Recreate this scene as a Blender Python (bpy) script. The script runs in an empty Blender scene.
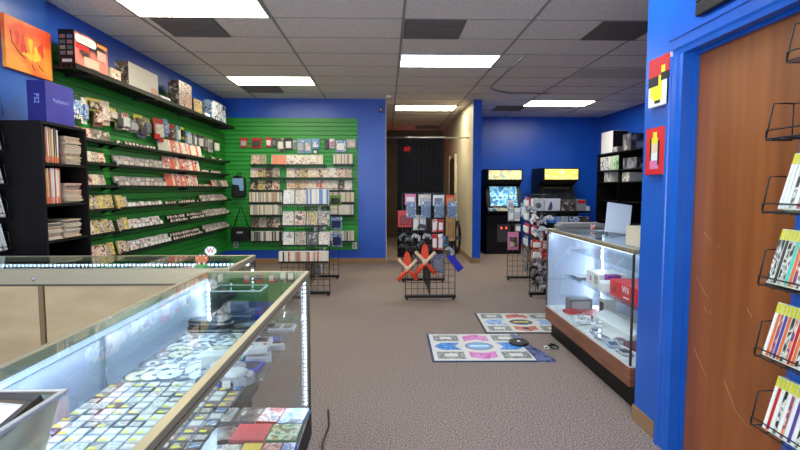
import bpy, bmesh, math, random
from mathutils import Vector, Matrix
random.seed(7)
S = bpy.context.scene
C = S.collection
R = math.radians
PI = math.pi

# ------------------------------------------------------------------ camera, world, lights
cam_d = bpy.data.cameras.new('camera'); cam = bpy.data.objects.new('camera', cam_d); C.objects.link(cam)
cam_d.sensor_width = 36; cam_d.lens = 36 * 500 / 800; cam_d.clip_start = .02
cam.location = (0, 0, 1.37)
cam.rotation_euler = (R(90) - math.atan(37 / 500), 0, -math.atan(14 / 500))
S.camera = cam
W = bpy.data.worlds.new('world'); S.world = W; W.use_nodes = True
W.node_tree.nodes['Background'].inputs[0].default_value = (.55, .66, .85, 1)
W.node_tree.nodes['Background'].inputs[1].default_value = .35
S.view_settings.view_transform = 'Standard'; S.view_settings.look = 'None'
S.view_settings.gamma = 1; S.view_settings.use_curve_mapping = False
S.view_settings.exposure = 0.0
# daylight through the storefront window behind the camera
ld = bpy.data.lights.new('storefront_daylight', 'AREA'); ld.shape = 'RECTANGLE'; ld.size = 3.0; ld.size_y = 2.2
ld.energy = 235; ld.color = (.86, .93, 1)
lo = bpy.data.objects.new('storefront_daylight', ld); C.objects.link(lo)
lo.location = (-1.2, -2.3, 1.5); lo.rotation_euler = (R(113), 0, 0)
LIGHT_WARM = 22.0
LIGHT_COOL = 22.0
LED_POWER = 9.0

# ------------------------------------------------------------------ materials
def lin(c):
    return tuple((v / 12.92 if v <= .04045 else ((v + .055) / 1.055) ** 2.4) for v in (x / 255 for x in c)) + (1,)
MATS = {}
def mat(name, rgb, rough=.5, metal=0, emit=0, coat=0):
    if name in MATS: return MATS[name]
    m = bpy.data.materials.new(name); m.use_nodes = True
    b = m.node_tree.nodes['Principled BSDF']
    b.inputs['Base Color'].default_value = lin(rgb); b.inputs['Roughness'].default_value = rough
    b.inputs['Metallic'].default_value = metal; b.inputs['Coat Weight'].default_value = coat
    if emit:
        b.inputs['Emission Color'].default_value = lin(rgb); b.inputs['Emission Strength'].default_value = emit
    MATS[name] = m; return m
def nodes(m): return m.node_tree.nodes, m.node_tree.links, m.node_tree.nodes['Principled BSDF']
def noisy(name, c1, c2, scale, rough=.6, bump=0, detail=3, stretch=(1, 1, 1), ramp=(.35, .65), bscale=None, coat=0):
    m = mat(name, c1, rough, coat=coat); N, L, b = nodes(m)
    tc = N.new('ShaderNodeTexCoord'); mp = N.new('ShaderNodeMapping'); mp.inputs['Scale'].default_value = stretch
    nz = N.new('ShaderNodeTexNoise'); nz.inputs['Scale'].default_value = scale; nz.inputs['Detail'].default_value = detail
    cr = N.new('ShaderNodeValToRGB'); cr.color_ramp.elements[0].color = lin(c1); cr.color_ramp.elements[1].color = lin(c2)
    cr.color_ramp.elements[0].position, cr.color_ramp.elements[1].position = ramp
    L.new(tc.outputs['Object'], mp.inputs[0]); L.new(mp.outputs[0], nz.inputs['Vector']); L.new(nz.outputs['Fac'], cr.inputs[0])
    L.new(cr.outputs[0], b.inputs['Base Color'])
    if bump:
        bp = N.new('ShaderNodeBump'); bp.inputs['Strength'].default_value = bump; bp.inputs['Distance'].default_value = .004
        src = nz
        if bscale:
            src = N.new('ShaderNodeTexNoise'); src.inputs['Scale'].default_value = bscale; L.new(tc.outputs['Object'], src.inputs['Vector'])
        L.new(src.outputs['Fac'], bp.inputs['Height']); L.new(bp.outputs[0], b.inputs['Normal'])
    return m
def art(name, cols, scale=28, rough=.35):
    """printed picture: hard edged patches of a few colours, different on each object"""
    if name in MATS: return MATS[name]
    m = mat(name, cols[0], rough); N, L, b = nodes(m)
    tc = N.new('ShaderNodeTexCoord'); oi = N.new('ShaderNodeObjectInfo'); add = N.new('ShaderNodeVectorMath'); add.operation = 'ADD'
    mu = N.new('ShaderNodeMath'); mu.operation = 'MULTIPLY'; mu.inputs[1].default_value = 37
    L.new(oi.outputs['Random'], mu.inputs[0]); L.new(tc.outputs['Object'], add.inputs[0]); L.new(mu.outputs[0], add.inputs[1])
    nz = N.new('ShaderNodeTexNoise'); nz.inputs['Scale'].default_value = scale * .8; nz.inputs['Detail'].default_value = 1.0
    L.new(add.outputs[0], nz.inputs['Vector'])
    cr = N.new('ShaderNodeValToRGB'); cr.color_ramp.interpolation = 'LINEAR'
    e = cr.color_ramp.elements; n = len(cols)
    e[0].color = lin(cols[0]); e[0].position = .36
    e[1].color = lin(cols[1]); e[1].position = .46
    for i in range(2, n):
        x = e.new(.46 + .18 * (i - 1) / max(1, n - 2)); x.color = lin(cols[i])
    L.new(nz.outputs['Fac'], cr.inputs[0]); L.new(cr.outputs[0], b.inputs['Base Color'])
    return m
def glass(name, tint=(225, 240, 238), refl=1.0, rough=.02):
    if name in MATS: return MATS[name]
    m = bpy.data.materials.new(name); m.use_nodes = True; N = m.node_tree.nodes; L = m.node_tree.links
    N.remove(N['Principled BSDF']); out = N['Material Output']
    t = N.new('ShaderNodeBsdfTransparent'); t.inputs[0].default_value = lin(tint)
    g = N.new('ShaderNodeBsdfGlossy'); g.inputs['Roughness'].default_value = rough
    f = N.new('ShaderNodeLayerWeight'); f.inputs[0].default_value = .5      # Schlick, the same from both sides of the pane
    pw = N.new('ShaderNodeMath'); pw.operation = 'POWER'; pw.inputs[1].default_value = 5
    mu = N.new('ShaderNodeMath'); mu.operation = 'MULTIPLY_ADD'; mu.inputs[1].default_value = .9 * refl; mu.inputs[2].default_value = .035 * refl
    mx = N.new('ShaderNodeMixShader'); L.new(f.outputs['Facing'], pw.inputs[0]); L.new(pw.outputs[0], mu.inputs[0]); L.new(mu.outputs[0], mx.inputs[0])
    L.new(t.outputs[0], mx.inputs[1]); L.new(g.outputs[0], mx.inputs[2]); L.new(mx.outputs[0], out.inputs[0])
    MATS[name] = m; return m

BLUE = noisy('blue_wall_paint', (15, 76, 182), (19, 82, 190), 2.5, .34, .25, 2, bscale=90)
BLUEG = noisy('blue_gloss_paint', (14, 82, 170), (18, 90, 180), 2.5, .3, .2, 2, bscale=70)
DOORW = noisy('brown_door_veneer', (124, 64, 24), (160, 90, 40), 3.2, .36, .05, 5, (3.5, 3.5, .22), (.3, .72))
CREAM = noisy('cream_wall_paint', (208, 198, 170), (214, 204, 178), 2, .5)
GREEN = noisy('green_slatwall_laminate', (30, 142, 40), (38, 154, 48), 1.5, .42)
GREEND = mat('green_groove', (14, 78, 22), .6)
CARPET = noisy('taupe_loop_carpet', (74, 60, 53), (176, 154, 140), 120, .95, .6, 4, ramp=(.36, .66))
BASEB = noisy('tan_vinyl_baseboard', (142, 108, 74), (150, 114, 80), 6, .5)
TILE = noisy('acoustic_ceiling_tile', (200, 190, 183), (238, 230, 223), 85, .9, .4, 3, (1, 1, 1), (.33, .52))
GRID = mat('ceiling_grid_metal', (150, 145, 140), .5)
BLACK = mat('black_laminate', (11, 10, 10), .5)
BLACK.node_tree.nodes['Principled BSDF'].inputs['Specular IOR Level'].default_value = .25
BLK = mat('black_plastic', (14, 14, 16), .35)
BLKM = mat('black_powdercoat', (12, 12, 13), .4)
DKW = noisy('dark_bookcase_wood', (12, 9, 8), (19, 14, 12), 8, .6, 0, 3, (1, 1, .2))
DKW.node_tree.nodes['Principled BSDF'].inputs['Specular IOR Level'].default_value = .2
PAGES = mat('cream_pages', (206, 192, 164), .8)
WHT = mat('white_plastic', (228, 226, 220), .4)
PAPER = mat('white_paper', (232, 228, 216), .7)
LGREY = mat('light_grey_plastic', (176, 176, 180), .4)
GREY = mat('grey_plastic', (120, 120, 124), .4)
DGREY = mat('dark_grey_plastic', (58, 58, 62), .4)
RED = mat('red_plastic', (196, 28, 30), .4)
ORANGE = mat('orange_foam', (232, 74, 34), .6)
YEL = mat('yellow_sticker', (238, 224, 60), .5)
YELLOW = mat('yellow_card', (214, 194, 78), .5)
BLU = mat('blue_plastic', (24, 70, 200), .4)
NAVY = mat('navy_plastic', (20, 30, 90), .4)
TEAL = mat('teal_plastic', (20, 138, 150), .4)
LBLUE = mat('light_blue_card', (120, 165, 205), .5)
PINK = mat('pink_card', (214, 120, 160), .5)
LGREEN = mat('green_card', (40, 140, 70), .5)
TAN = noisy('tan_sliding_door_board', (160, 136, 98), (176, 152, 112), 3, .45, 0, 4, (.4, 1, 3))
ALU = mat('champagne_aluminium', (168, 156, 122), .34, .35)
ALUD = mat('dark_channel_metal', (92, 84, 70), .4, .7)  # darker metal for channels, seams and corner posts
STEEL = mat('brushed_steel', (170, 172, 175), .3, .9)
WOODR = noisy('reddish_wood_laminate', (110, 66, 42), (138, 86, 58), 14, .45, 0, 4, (1, .25, 2))
SHEET = mat('white_back_panel', (178, 184, 200), .45)
LEDM = mat('led_strip_light', (214, 232, 255), .4, emit=LED_POWER)
LEDT = mat('led_tube_light', (214, 232, 255), .4, emit=1.15)
GL = glass('display_glass', (246, 250, 250))
GLT = glass('display_top_glass', (240, 248, 248), 1.0)
CLEAR = glass('clear_plastic', (232, 236, 236), 1.6, .12)
FROST = glass('cloudy_plastic', (225, 225, 216), 1.2, .3)
_n = FROST.node_tree.nodes; _l = FROST.node_tree.links; _d = _n.new('ShaderNodeBsdfDiffuse'); _d.inputs[0].default_value = lin((205, 200, 186)); _t = _n.new('ShaderNodeBsdfTranslucent'); _t.inputs[0].default_value = lin((205, 200, 186))
_a = _n.new('ShaderNodeAddShader'); _m = _n.new('ShaderNodeMixShader'); _m.inputs[0].default_value = .13; _o = _n['Material Output']
_l.new(_o.inputs[0].links[0].from_socket, _m.inputs[1]); _l.new(_d.outputs[0], _a.inputs[0]); _l.new(_t.outputs[0], _a.inputs[1]); _l.new(_a.outputs[0], _m.inputs[2]); _l.new(_m.outputs[0], _o.inputs[0])
A_WARM = art('warm_cover_art', [(222, 212, 190), (190, 90, 70), (236, 226, 206), (96, 62, 52)], 24)
A_PALE = art('pale_cover_art', [(224, 218, 200), (196, 176, 150), (240, 236, 224), (160, 96, 84), (228, 222, 208)], 26)
A_DARK = art('dark_cover_art', [(36, 34, 36), (116, 92, 74), (62, 58, 60), (190, 176, 156)], 26)
A_BLUE = art('blue_cover_art', [(60, 110, 180), (176, 206, 230), (30, 56, 120), (226, 232, 236)], 26)
A_GREEN = art('green_cover_art', [(54, 130, 62), (214, 222, 200), (170, 150, 60), (30, 80, 50)], 30)
A_RED = art('red_cover_art', [(196, 44, 44), (226, 190, 170), (150, 24, 30), (240, 236, 226)], 26)
A_YEL = art('yellow_cover_art', [(212, 188, 96), (128, 98, 66), (222, 208, 160), (98, 78, 60)], 26)
A_MIX = art('mixed_cover_art', [(206, 190, 160), (110, 70, 60), (228, 218, 196), (150, 130, 110), (90, 96, 110)], 40)
A_LAB = art('cartridge_sticker_art', [(200, 186, 160), (110, 96, 90), (228, 222, 206), (130, 70, 64), (150, 150, 150)], 60)

# ------------------------------------------------------------------ mesh helpers
class MB:
    def __init__(s): s.bm = bmesh.new(); s.mats = []
    def mi(s, m):
        if m not in s.mats: s.mats.append(m)
        return s.mats.index(m)
    def face(s, pts, m):
        f = s.bm.faces.new([s.bm.verts.new(p) for p in pts]); f.material_index = s.mi(m); return s
    def box(s, x0, x1, y0, y1, z0, z1, m, mx=None):
        v = [Vector((x, y, z)) for x in (x0, x1) for y in (y0, y1) for z in (z0, z1)]
        if mx is not None: v = [mx @ p for p in v]
        v = [s.bm.verts.new(p) for p in v]; i = s.mi(m)
        for q in ((0, 1, 3, 2), (4, 6, 7, 5), (0, 4, 5, 1), (2, 3, 7, 6), (0, 2, 6, 4), (1, 5, 7, 3)):
            f = s.bm.faces.new([v[k] for k in q]); f.material_index = i
        return s
    def prism(s, pts, m, a, b, axis='y', smooth=False):
        """polygon pts extruded between a and b along the axis"""
        def mk(p, t):
            return {'x': (t, p[0], p[1]), 'y': (p[0], t, p[1]), 'z': (p[0], p[1], t)}[axis]
        i = s.mi(m); A = [s.bm.verts.new(mk(p, a)) for p in pts]; B = [s.bm.verts.new(mk(p, b)) for p in pts]
        n = len(pts)
        for f in (s.bm.faces.new(A[::-1]), s.bm.faces.new(B)): f.material_index = i
        for k in range(n):
            f = s.bm.faces.new([A[k], A[(k + 1) % n], B[(k + 1) % n], B[k]]); f.material_index = i; f.smooth = smooth
        return s
    def tube(s, pts, r, m, seg=6, close=True):
        pts = [Vector(p) for p in pts]; i = s.mi(m); rings = []
        for k, p in enumerate(pts):
            d = (pts[min(k + 1, len(pts) - 1)] - pts[max(k - 1, 0)]).normalized()
            u = d.cross(Vector((0, 0, 1)));
            if u.length < .01: u = d.cross(Vector((1, 0, 0)))
            u.normalize(); w = d.cross(u); rr = r[k] if isinstance(r, (list, tuple)) else r
            rings.append([s.bm.verts.new(p + (u * math.cos(2 * PI * j / seg) + w * math.sin(2 * PI * j / seg)) * rr) for j in range(seg)])
        for a, b in zip(rings, rings[1:]):
            for j in range(seg):
                f = s.bm.faces.new([a[j], a[(j + 1) % seg], b[(j + 1) % seg], b[j]]); f.material_index = i; f.smooth = True
        for f in (s.bm.faces.new(rings[0][::-1]), s.bm.faces.new(rings[-1])): f.material_index = i
        return s
    def wire(s, p0, p1, r, m): return s.tube([p0, p1], r, m, 4)
    def lathe(s, prof, m, seg=20, c=(0, 0, 0), axis='z'):
        i = s.mi(m); rings = []
        def mk(r, h, t):
            a, b = r * math.cos(t), r * math.sin(t)
            p = {'z': (a, b, h), 'x': (h, a, b), 'y': (a, h, b)}[axis]
            return (p[0] + c[0], p[1] + c[1], p[2] + c[2])
        for r, h in prof: rings.append([s.bm.verts.new(mk(max(r, 1e-4), h, 2 * PI * k / seg)) for k in range(seg)])
        for a, b in zip(rings, rings[1:]):
            for k in range(seg):
                f = s.bm.faces.new([a[k], a[(k + 1) % seg], b[(k + 1) % seg], b[k]]); f.material_index = i; f.smooth = True
        return s
    def build(s, name, parent=None, world=False, loc=None, rot=None, bevel=0, **tags):
        bmesh.ops.recalc_face_normals(s.bm, faces=s.bm.faces[:])
        if world and parent is not None: bmesh.ops.translate(s.bm, verts=s.bm.verts, vec=-parent.location)
        me = bpy.data.meshes.new(name); s.bm.to_mesh(me); s.bm.free()
        for m in s.mats: me.materials.append(m)
        o = bpy.data.objects.new(name, me); C.objects.link(o)
        if parent is not None: o.parent = parent
        if loc is not None: o.location = loc
        if rot is not None: o.rotation_euler = rot
        if bevel:
            b = o.modifiers.new('bevel', 'BEVEL'); b.width = bevel; b.segments = 2; b.limit_method = 'ANGLE'; b.angle_limit = R(40)
        tag(o, **tags); return o
def tag(o, label=None, cat=None, group=None, kind=None):
    if label: o['label'] = label
    if cat: o['category'] = cat
    if group: o['group'] = group
    if kind: o['kind'] = kind
    return o
def thing(name, label, cat, loc=(0, 0, 0), rot=(0, 0, 0), group=None):
    o = bpy.data.objects.new(name, None); o.empty_display_size = .05; C.objects.link(o)
    o.location = loc; o.rotation_euler = rot if isinstance(rot, (tuple, list)) else (0, 0, rot)
    return tag(o, label, cat, group)
KIDS = {}
def kids(o):
    return [c for c in C.objects if c.parent == o]
def dup(o, loc, rot=None, label=None, group=None, parent=None, ch=None, scale=None):
    c = o.copy(); C.objects.link(c); c.parent = parent
    if loc is not None: c.location = loc
    if rot is not None: c.rotation_euler = rot
    if label: c['label'] = label
    if group: c['group'] = group
    if scale: c.scale = scale
    for k in (ch if ch is not None else kids(o)): dup(k, None, None, parent=c, ch=[])
    return c
class Proto:
    """one thing with its parts; the first placement moves the original, later ones copy it"""
    def __init__(s, root): s.o = root; s.ch = kids(root); s.used = False
    def put(s, loc, rot=(0, 0, 0), label=None, group=None, scale=None):
        if not s.used:
            s.used = True; s.o.location = loc; s.o.rotation_euler = rot
            if label: s.o['label'] = label
            if group: s.o['group'] = group
            if scale: s.o.scale = scale
            return s.o
        return dup(s.o, loc, rot, label, group, ch=s.ch, scale=scale)
def text(name, body, size, m, parent, loc, rot, depth=.0006, align='CENTER', world=False, sx=1):
    cu = bpy.data.curves.new(name, 'FONT'); cu.body = body; cu.size = size; cu.extrude = depth
    cu.align_x = align; cu.align_y = 'CENTER'
    t = bpy.data.objects.new(name, cu); C.objects.link(t)
    me = bpy.data.meshes.new_from_object(t.evaluated_get(bpy.context.evaluated_depsgraph_get()))
    C.objects.unlink(t); bpy.data.objects.remove(t)
    me.materials.clear(); me.materials.append(m)
    o = bpy.data.objects.new(name, me); C.objects.link(o); o.parent = parent
    o.location = Vector(loc) - (parent.location if world else Vector((0, 0, 0))); o.rotation_euler = rot; o.scale = (sx, 1, 1)
    return o
FACE_PX = (R(90), 0, R(90))      # lettering that faces +x
FACE_NX = (R(90), 0, R(-90))     # faces -x
FACE_NY = (R(90), 0, 0)          # faces the camera side (-y)
def struct(name, mb, **k): return mb.build(name, kind='structure', **k)

# ------------------------------------------------------------------ the room
CE = 2.95
XL, YB, YR, XR = -2.87, 9.05, 11.2, 4.8
struct('floor', MB().box(-3.1, 5.0, -2.6, 15, -.1, 0, CARPET))
c = MB()
c.box(-3.1, 5.0, -2.6, 15, CE, CE + .08, TILE)
struct('ceiling', c)
g = MB()                                            # exposed tee grid
gx = [.165 + 1.22 * k for k in range(-3, 4)]
gy = [4.8 + .61 * k for k in range(-12, 17)]
for x in gx:
    if XL < x < XR: g.box(x - .012, x + .012, -2.5, 14, CE - .006, CE, GRID)
for y in gy: g.box(-2.87, 4.8, y - .007, y + .007, CE - .004, CE, GRID)
struct('trim_1', g)
struct('wall_left', MB().box(XL - .15, XL, 4.33, 9.2, 0, CE, BLUE))
struct('wall_left_pillar', MB().box(XL - .15, -2.80, -2.5, 4.32, 0, CE, BLUEG))
b = MB(); b.box(XL - .15, -.002, YB, YB + .13, 0, CE, BLUE); b.box(-.002, .006, YB, YB + .13, 0, CE, CREAM)
struct('wall_back', b)
struct('wall_back_right', MB().box(1.72, 5, YR, YR + .12, 0, CE, BLUE))
h = MB(); h.box(1.57, 1.60, YB, 14, 0, CE, CREAM); h.box(1.601, 1.72, YB, 11.3, 0, CE, BLUE); h.box(1.57, 1.601, YB - .004, YB, 0, CE, BLUE); h.box(1.601, 1.722, YB - .004, YB, 0, CE, BLUE)
struct('wall_hall_right', h)
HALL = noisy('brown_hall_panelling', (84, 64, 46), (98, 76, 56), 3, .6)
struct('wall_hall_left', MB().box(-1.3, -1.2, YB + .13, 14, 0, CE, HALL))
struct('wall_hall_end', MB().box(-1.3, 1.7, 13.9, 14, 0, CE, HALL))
struct('wall_right', MB().box(XR, XR + .12, 2.83, 11.3, 0, CE, BLUE))
struct('wall_right_return', MB().box(1.62, XR, 2.70, 2.83, 0, CE, BLUE))
# wall with the brown door
DY0, DY1, DZ, WX = 1.735, 2.46, 2.03, 1.465
w = MB()
w.box(WX, 1.62, DY1, 2.83, 0, CE, BLUEG); w.box(WX, 1.62, DY0, DY1, DZ, CE, BLUEG); w.box(WX, 1.62, -2.5, DY0, 0, CE, BLUEG)
struct('wall_right_front', w)
# moulded casing round the door (stepped profile)
t = MB(); CP = [(0, 0), (0, .010), (.02, .014), (.034, .020), (.078, .021), (.082, .027), (.105, .027), (.105, 0)]
t.prism([(WX - d_, DY1 + o_) for o_, d_ in CP], BLUEG, 0, DZ, 'z')
t.prism([(WX - d_, DY0 - o_) for o_, d_ in CP], BLUEG, 0, DZ, 'z')
t.prism([(WX - d_, DZ + o_) for o_, d_ in CP], BLUEG, DY0 - .105, DY1 + .105, 'y')
t.box(1.508, 1.53, DY1 - .014, DY1 - .0005, 0, DZ - .014, BLUEG); t.box(1.508, 1.53, DY0, DY1, DZ - .014, DZ - .0005, BLUEG)
struct('trim_2', t)
d = MB(); d.box(1.532, 1.575, DY0 + .006, DY1 - .006, .01, DZ - .006, DOORW)
dr = struct('door_1', d)
SCR = mat('pale_scratch', (196, 150, 104), .6)
s = MB()
for pts in ([(2.17, .50), (2.12, .44), (2.09, .40), (2.05, .375), (2.0, .36)], [(2.33, .80), (2.305, .77)], [(2.29, .79), (2.28, .775)],
            [(2.36, 1.16), (2.30, 1.12)], [(2.40, .93), (2.34, .87), (2.30, .85)], [(2.40, .58), (2.28, .45)], [(2.26, 1.10), (2.24, 1.10)], [(2.05, .86), (2.02, .83)]):
    s.tube([(1.5318, y, z) for y, z in pts], .0007, SCR, 4)
s.build('scratches', dr)
def baseb(name, *b): struct(name, MB().box(*b, BASEB), bevel=.003)
baseb('baseboard_back', XL, 0, YB - .012, YB, 0, .10)
baseb('baseboard_right_front', WX - .010, WX, DY1 + .105, 2.832, 0, .095)
baseb('baseboard_right_end', WX - .01, WX + .1, 2.83, 2.84, 0, .095)
baseb('baseboard_hall', 1.558, 1.57, YB, 13.9, 0, .09)
baseb('baseboard_stub', 1.558, 1.722, YB - .014, YB - .004, 0, .09)
baseb('baseboard_back_right', 1.72, XR, YR - .012, YR, 0, .09)
struct('wall_front', MB().box(-3.0, -2.5, -2.6, -2.5, 0, CE, BLUE).box(1.3, 1.7, -2.6, -2.5, 0, CE, BLUE).box(-2.5, 1.3, -2.6, -2.5, 2.6, CE, BLUE).box(-2.5, 1.3, -2.6, -2.5, 0, .4, BLUE))

# green slatwall panels (slats with real grooves between them)
def slat(name, x0, x1, y0, y1, z0, z1, axis):
    m = MB(); n = int(round((z1 - z0) / .0765)); st = (z1 - z0) / n
    if axis == 'x':
        m.box(x0, x0 + .008, y0, y1, z0, z1, GREEND)
        for k in range(n): m.box(x0 + .008, x1, y0, y1, z0 + k * st + .005, z0 + (k + 1) * st - .005, GREEN)
    else:
        m.box(x0, x1, y1 - .008, y1, z0, z1, GREEND)
        for k in range(n): m.box(x0, x1, y0, y1 - .008, z0 + k * st + .005, z0 + (k + 1) * st - .005, GREEN)
    return m
sl = slat('s', XL + .0005, XL + .022, 4.325, 9.03, .25, 2.61, 'x').build('slatwall_panel', label='green grooved slatwall panel covering the long left wall', cat='wall panel')
sb = slat('s', XL + .022, -.505, YB - .022, YB, .25, 2.61, 'y').build('slatwall_panel', label='green grooved slatwall panel on the back wall beside the hallway', cat='wall panel')
PX = XL + .022      # face of left slatwall
PY = YB - .022

# ------------------------------------------------------------------ ceiling lights and vents
FR = mat('light_frame_metal', (205, 202, 198), .4)
DW = mat('warm_diffuser', (255, 244, 214), .4, emit=LIGHT_WARM); DC = mat('cool_diffuser', (214, 236, 255), .4, emit=LIGHT_COOL)
DD = mat('unlit_diffuser', (196, 186, 172), .4)
def ceil_light(k, row, m, label, nx=1):
    x0 = .165 + 1.22 * k; y0 = 4.8 + .61 * row
    t = thing('ceiling_light', label, 'ceiling light', (x0 + .61, y0 + .305, CE))
    f = MB()
    for bx in ((-.6, .6, -.297, -.28), (-.6, .6, .28, .297), (-.6, -.583, -.28, .28), (.583, .6, -.28, .28)): f.box(*bx, -.014, -.002, FR)
    f.build('frame', t)
    MB().box(-.583, .583, -.28, .28, -.010, -.004, m).build('diffuser', t)
ceil_light(-2, -1, DW, 'large warm ceiling light panel nearest the camera, at the top left')
ceil_light(-2, 4, DW, 'warm ceiling light panel above the far end of the left green wall')
ceil_light(0, 2, DC, 'cool white ceiling light panel in the middle of the shop')
ceil_light(0, 8, DW, 'warm ceiling light panel inside the hallway, above the curtain rod')
ceil_light(2, 7, mat('bright_warm_diffuser', (255, 246, 224), .4, emit=LIGHT_WARM * 1.5), 'warm ceiling light panel above the arcade machines')
ceil_light(2, 3, DD, 'unlit ceiling light panel on the right, near the side wall')
ceil_light(-2, -6, DC, 'added cool ceiling light panel, unseen, on the left'); ceil_light(1, -6, DC, 'added cool ceiling light panel, unseen, on the right')  # unseen panels added to brighten surfaces facing the camera
ceil_light(0, -4, DC, 'added cool ceiling light panel, unseen, in the centre')  # another unseen panel, added for more light near the camera
VENT = mat('dark_vent_mesh', (92, 82, 76), .8); VENTD = mat('vent_frame', (112, 103, 98), .7)
def vent(x0, row, label, w=.6):
    y0 = 4.8 + .61 * row
    t = thing('ceiling_vent', label, 'vent', (x0 + w / 2, y0 + .305, CE))
    MB().box(-w / 2 + .01, w / 2 - .01, -.29, .29, -.012, -.006, VENT).build('backing', t)
    f = MB()
    for k in range(15): y = -.27 + k * .0385; f.box(-w / 2 + .02, w / 2 - .02, y - .004, y + .004, -.018, -.012, VENTD)
    f.build('grille', t)
vent(-2.2, 0, 'dark square ceiling vent beside the large warm light at the top left')
vent(.175, 0, 'dark square ceiling vent in front of the cool white light')
vent(2.055, 0, 'dark square ceiling vent at the top right')
vent(-2.26, 5, 'small far ceiling vent behind the left warm light panel')
vent(2.13, 8, 'far ceiling vent beside the light over the arcade machines')
vent(.75, 13, 'ceiling vent deep inside the hallway behind the curtain rod')
m = MB(); m.tube([(1.63, 5.9, CE - .03), (1.62, 6.9, CE - .03), (1.61, 7.75, CE - .03), (1.63, 7.86, CE - .03), (1.75, 8.05, CE - .03), (2.0, 8.25, CE - .03), (2.7, 8.3, CE - .03)], .011, STEEL, 8)
cr_ = m.build('ceiling_rod', label='thin bent metal rod hanging under the ceiling tiles right of the cool light', cat='rod')
m = MB(); m.lathe([(.05, 0), (.05, -.03), (.035, -.05), (0, -.052)], WHT, 16, (0, 0, 0)).build('smoke_detector', loc=(.06, 8.7, CE - .001))
bpy.data.objects['smoke_detector'].name = 'smoke_detector'
tag(bpy.data.objects['smoke_detector'], 'small white round smoke detector on the ceiling before the hallway', 'smoke detector')
t = thing('security_camera', 'small dark sensor at the top corner of the blue back wall', 'sensor', (-.09, YB, 2.76))
MB().box(-.03, .03, -.05, 0, -.05, .05, DGREY).build('housing', t, bevel=.006); MB().lathe([(.0, -.062), (.016, -.06), (.018, -.05)], WHT, 12, axis='y').build('lens', t)

# ------------------------------------------------------------------ hallway: rod, curtain, exit sign
m = MB(); m.tube([(.0, 9.45, 2.31), (1.57, 9.45, 2.31)], .013, STEEL, 8)
m.build('curtain_rod', label='thin steel curtain rod spanning the hallway opening', cat='curtain rod')
CUR = bpy.data.materials.new('sheer_black_cloth'); CUR.use_nodes = True
N, L, b = nodes(CUR); b.inputs['Base Color'].default_value = lin((24, 24, 28)); b.inputs['Roughness'].default_value = .9
tr = N.new('ShaderNodeBsdfTransparent'); mx = N.new('ShaderNodeMixShader'); mx.inputs[0].default_value = .14
L.new(b.outputs[0], mx.inputs[1]); L.new(tr.outputs[0], mx.inputs[2]); L.new(mx.outputs[0], N['Material Output'].inputs[0])
bm = bmesh.new(); n = 120; cols = []
for k in range(n + 1):
    x = .215 + .87 * k / n; a = math.sin(k * .62) * .022 + math.sin(k * .27 + 1) * .012
    cols.append([bm.verts.new((x, 9.45 + a * (.35 + .65 * j / 6), 2.296 - 2.24 * j / 6)) for j in range(7)])
for a, b_ in zip(cols, cols[1:]):
    for j in range(6): f = bm.faces.new([a[j], b_[j], b_[j + 1], a[j + 1]]); f.smooth = True
me = bpy.data.meshes.new('hall_curtain'); bm.to_mesh(me); bm.free(); me.materials.append(CUR)
o = bpy.data.objects.new('hall_curtain', me); C.objects.link(o)
sm = o.modifiers.new('solid', 'SOLIDIFY'); sm.thickness = .003
tag(o, 'long sheer black curtain hanging in the hallway opening', 'curtain')
t = thing('exit_sign', 'small glowing red EXIT sign seen through the black curtain', 'exit sign', (.585, 13.85, 2.33))
MB().box(-.13, .13, 0, .045, 0, .2, WHT).build('housing', t)
text('lettering', 'EXIT', .15, mat('lit_red_letters', (255, 20, 20), .4, emit=40), t, (0, -.003, .1), FACE_NY, sx=.55)
m = MB(); m.box(-.95, -.5, 12.4, 12.8, 0, .5, mat('tan_cardboard', (150, 118, 84), .8)).box(-.97, -.48, 12.38, 12.82, .5, .54, mat('tan_cardboard', (150, 118, 84), .8))
hb = m.build('cardboard_box', label='tan cardboard box on the hallway floor behind the curtain', cat='box')
# hall side door on the cream wall
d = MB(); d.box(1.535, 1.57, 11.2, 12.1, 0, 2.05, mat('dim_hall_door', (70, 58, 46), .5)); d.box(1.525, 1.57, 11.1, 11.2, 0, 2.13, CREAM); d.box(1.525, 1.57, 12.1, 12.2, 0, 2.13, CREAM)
struct('door_2', d)

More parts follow.
